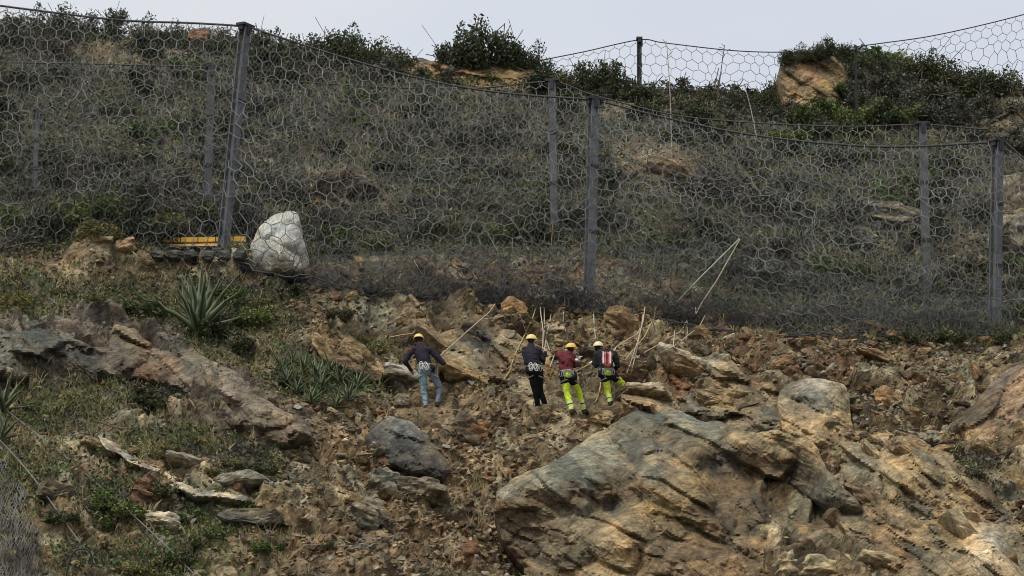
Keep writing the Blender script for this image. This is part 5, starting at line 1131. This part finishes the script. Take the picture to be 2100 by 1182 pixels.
rope([(1000, 478), (1022, 520), (1026, 560), (1025, 602)], 'thin tan rope hanging through the net foot above the gathered hem', ends=(at(1000, 478, Yfb(1000)-.6), None))
rope([(1090, 485), (1092, 520), (1093, 575)], 'straight tan rope end hanging in front of the net foot', ends=(at(1090, 485, Yfb(1090)-.6), None))
rope([(1134, 460), (1130, 510), (1117, 545), (1114, 585)], 'forked tan rope hanging before the post above the workers', ends=(at(1134, 460, Yfb(1134)-.6), None))
rope([(1134, 470), (1141, 515), (1142, 555)], 'short branch beside the forked tan rope', ends=(at(1134, 470, Yfb(1134)-.6), None))
rope([(835, 482), (845, 528), (870, 570)], 'thin grey rope slack on the net foot', r=.011)
rope([(1217, 742), (1200, 752), (1180, 762)], 'yellow rope between the two workers in lime trousers', 'rope_yellow', ends=(PDj['palmL'], PCj['pelvis']+Vector((.12, -.12, 0))))
rope([(1232, 788), (1228, 808), (1218, 832)], 'yellow rope tail beside the standing leg of the lime trousers', 'rope_yellow')
rope([(1062, 605), (1066, 645), (1082, 692)], 'thin slack rope hanging beside the head of the worker in black', r=.012)
rope([(1158, 615), (1155, 660), (1166, 704)], 'thin slack rope hanging to the worker in the maroon sweater', r=.012)
rope([(1345, 645), (1322, 690), (1272, 750)], 'slack yellow rope running to the hip of the worker with the pink backpack', 'rope_yellow', r=.013, lift=.3)
rope([(1445, 662), (1385, 708), (1305, 752)], 'thin pale rope crossing above the heap of broken tan slabs', r=.013, lift=.3)
# anchor cables and hose, lower left bank
def span(pts, Ys, r, label, mat, name, cat):
    P = smooth_line([at(px, py, Y_) for (px, py), Y_ in zip(pts, Ys)], 10); o = P[0].copy(); V, F = tube_data([p-o for p in P], r)
    return tag(link(name, np_mesh(name, V, F, None, [M[mat]], True), None, o), label, cat)
span([(-40, 800), (100, 910), (220, 1010), (330, 1110), (430, 1210)], [ground(0, 830).y-.3, ground(100, 910).y-.45, ground(220, 1010).y-.5, ground(330, 1110).y-.45, ground(420, 1175).y-.3], .017, 'long steel anchor cable passing over the bright green bush', 'wire', 'anchor_cable', 'cable')
span([(-40, 860), (60, 970), (140, 1080), (235, 1210)], [ground(0, 900).y-.3, ground(60, 970).y-.4, ground(140, 1080).y-.4, ground(230, 1175).y-.3], .017, 'steel anchor cable beside the grey draped netting', 'wire', 'anchor_cable', 'cable')
span([(128, 1215), (140, 1160), (152, 1132), (175, 1126), (188, 1145), (190, 1215)], [ground(140, 1160).y-.3]*6, .022, 'black hose looping out of the bank', 'steel_dark', 'hose', 'hose')
# grey netting draped over the bank
A, B = [], []; gpx = np.arange(-20, 140, 5.5); gpy = np.arange(950, 1235, 6.5)
G = {}
for i, a in enumerate(gpx):
    for j, b in enumerate(gpy):
        if a < 24+(b-960)*.38+8*math.sin(b*.07): G[i, j] = ground(a+(2.7 if j % 2 else 0)+rng.normal(0, 1.2), b+rng.normal(0, 1.2))+Vector((0, -.08-.05*math.sin(a*.11)*math.cos(b*.06), .05))
for (i, j), p in G.items():
    for di in ((0, 1) if j % 2 else (0, -1)):
        q = G.get((i+di, j+1))
        if q is not None and (q-p).length < .9: A.append(p); B.append(q)
A = np.array([list(a) for a in A]); B = np.array([list(b) for b in B]); o0 = A.mean(0); V, F = bars(A-o0, B-o0, .009, 3)
tag(link('draped_netting', np_mesh('draped_netting', V, F, None, [M['wire']]), None, o0), 'grey wire netting draped over the low bank beside the hose', 'net')
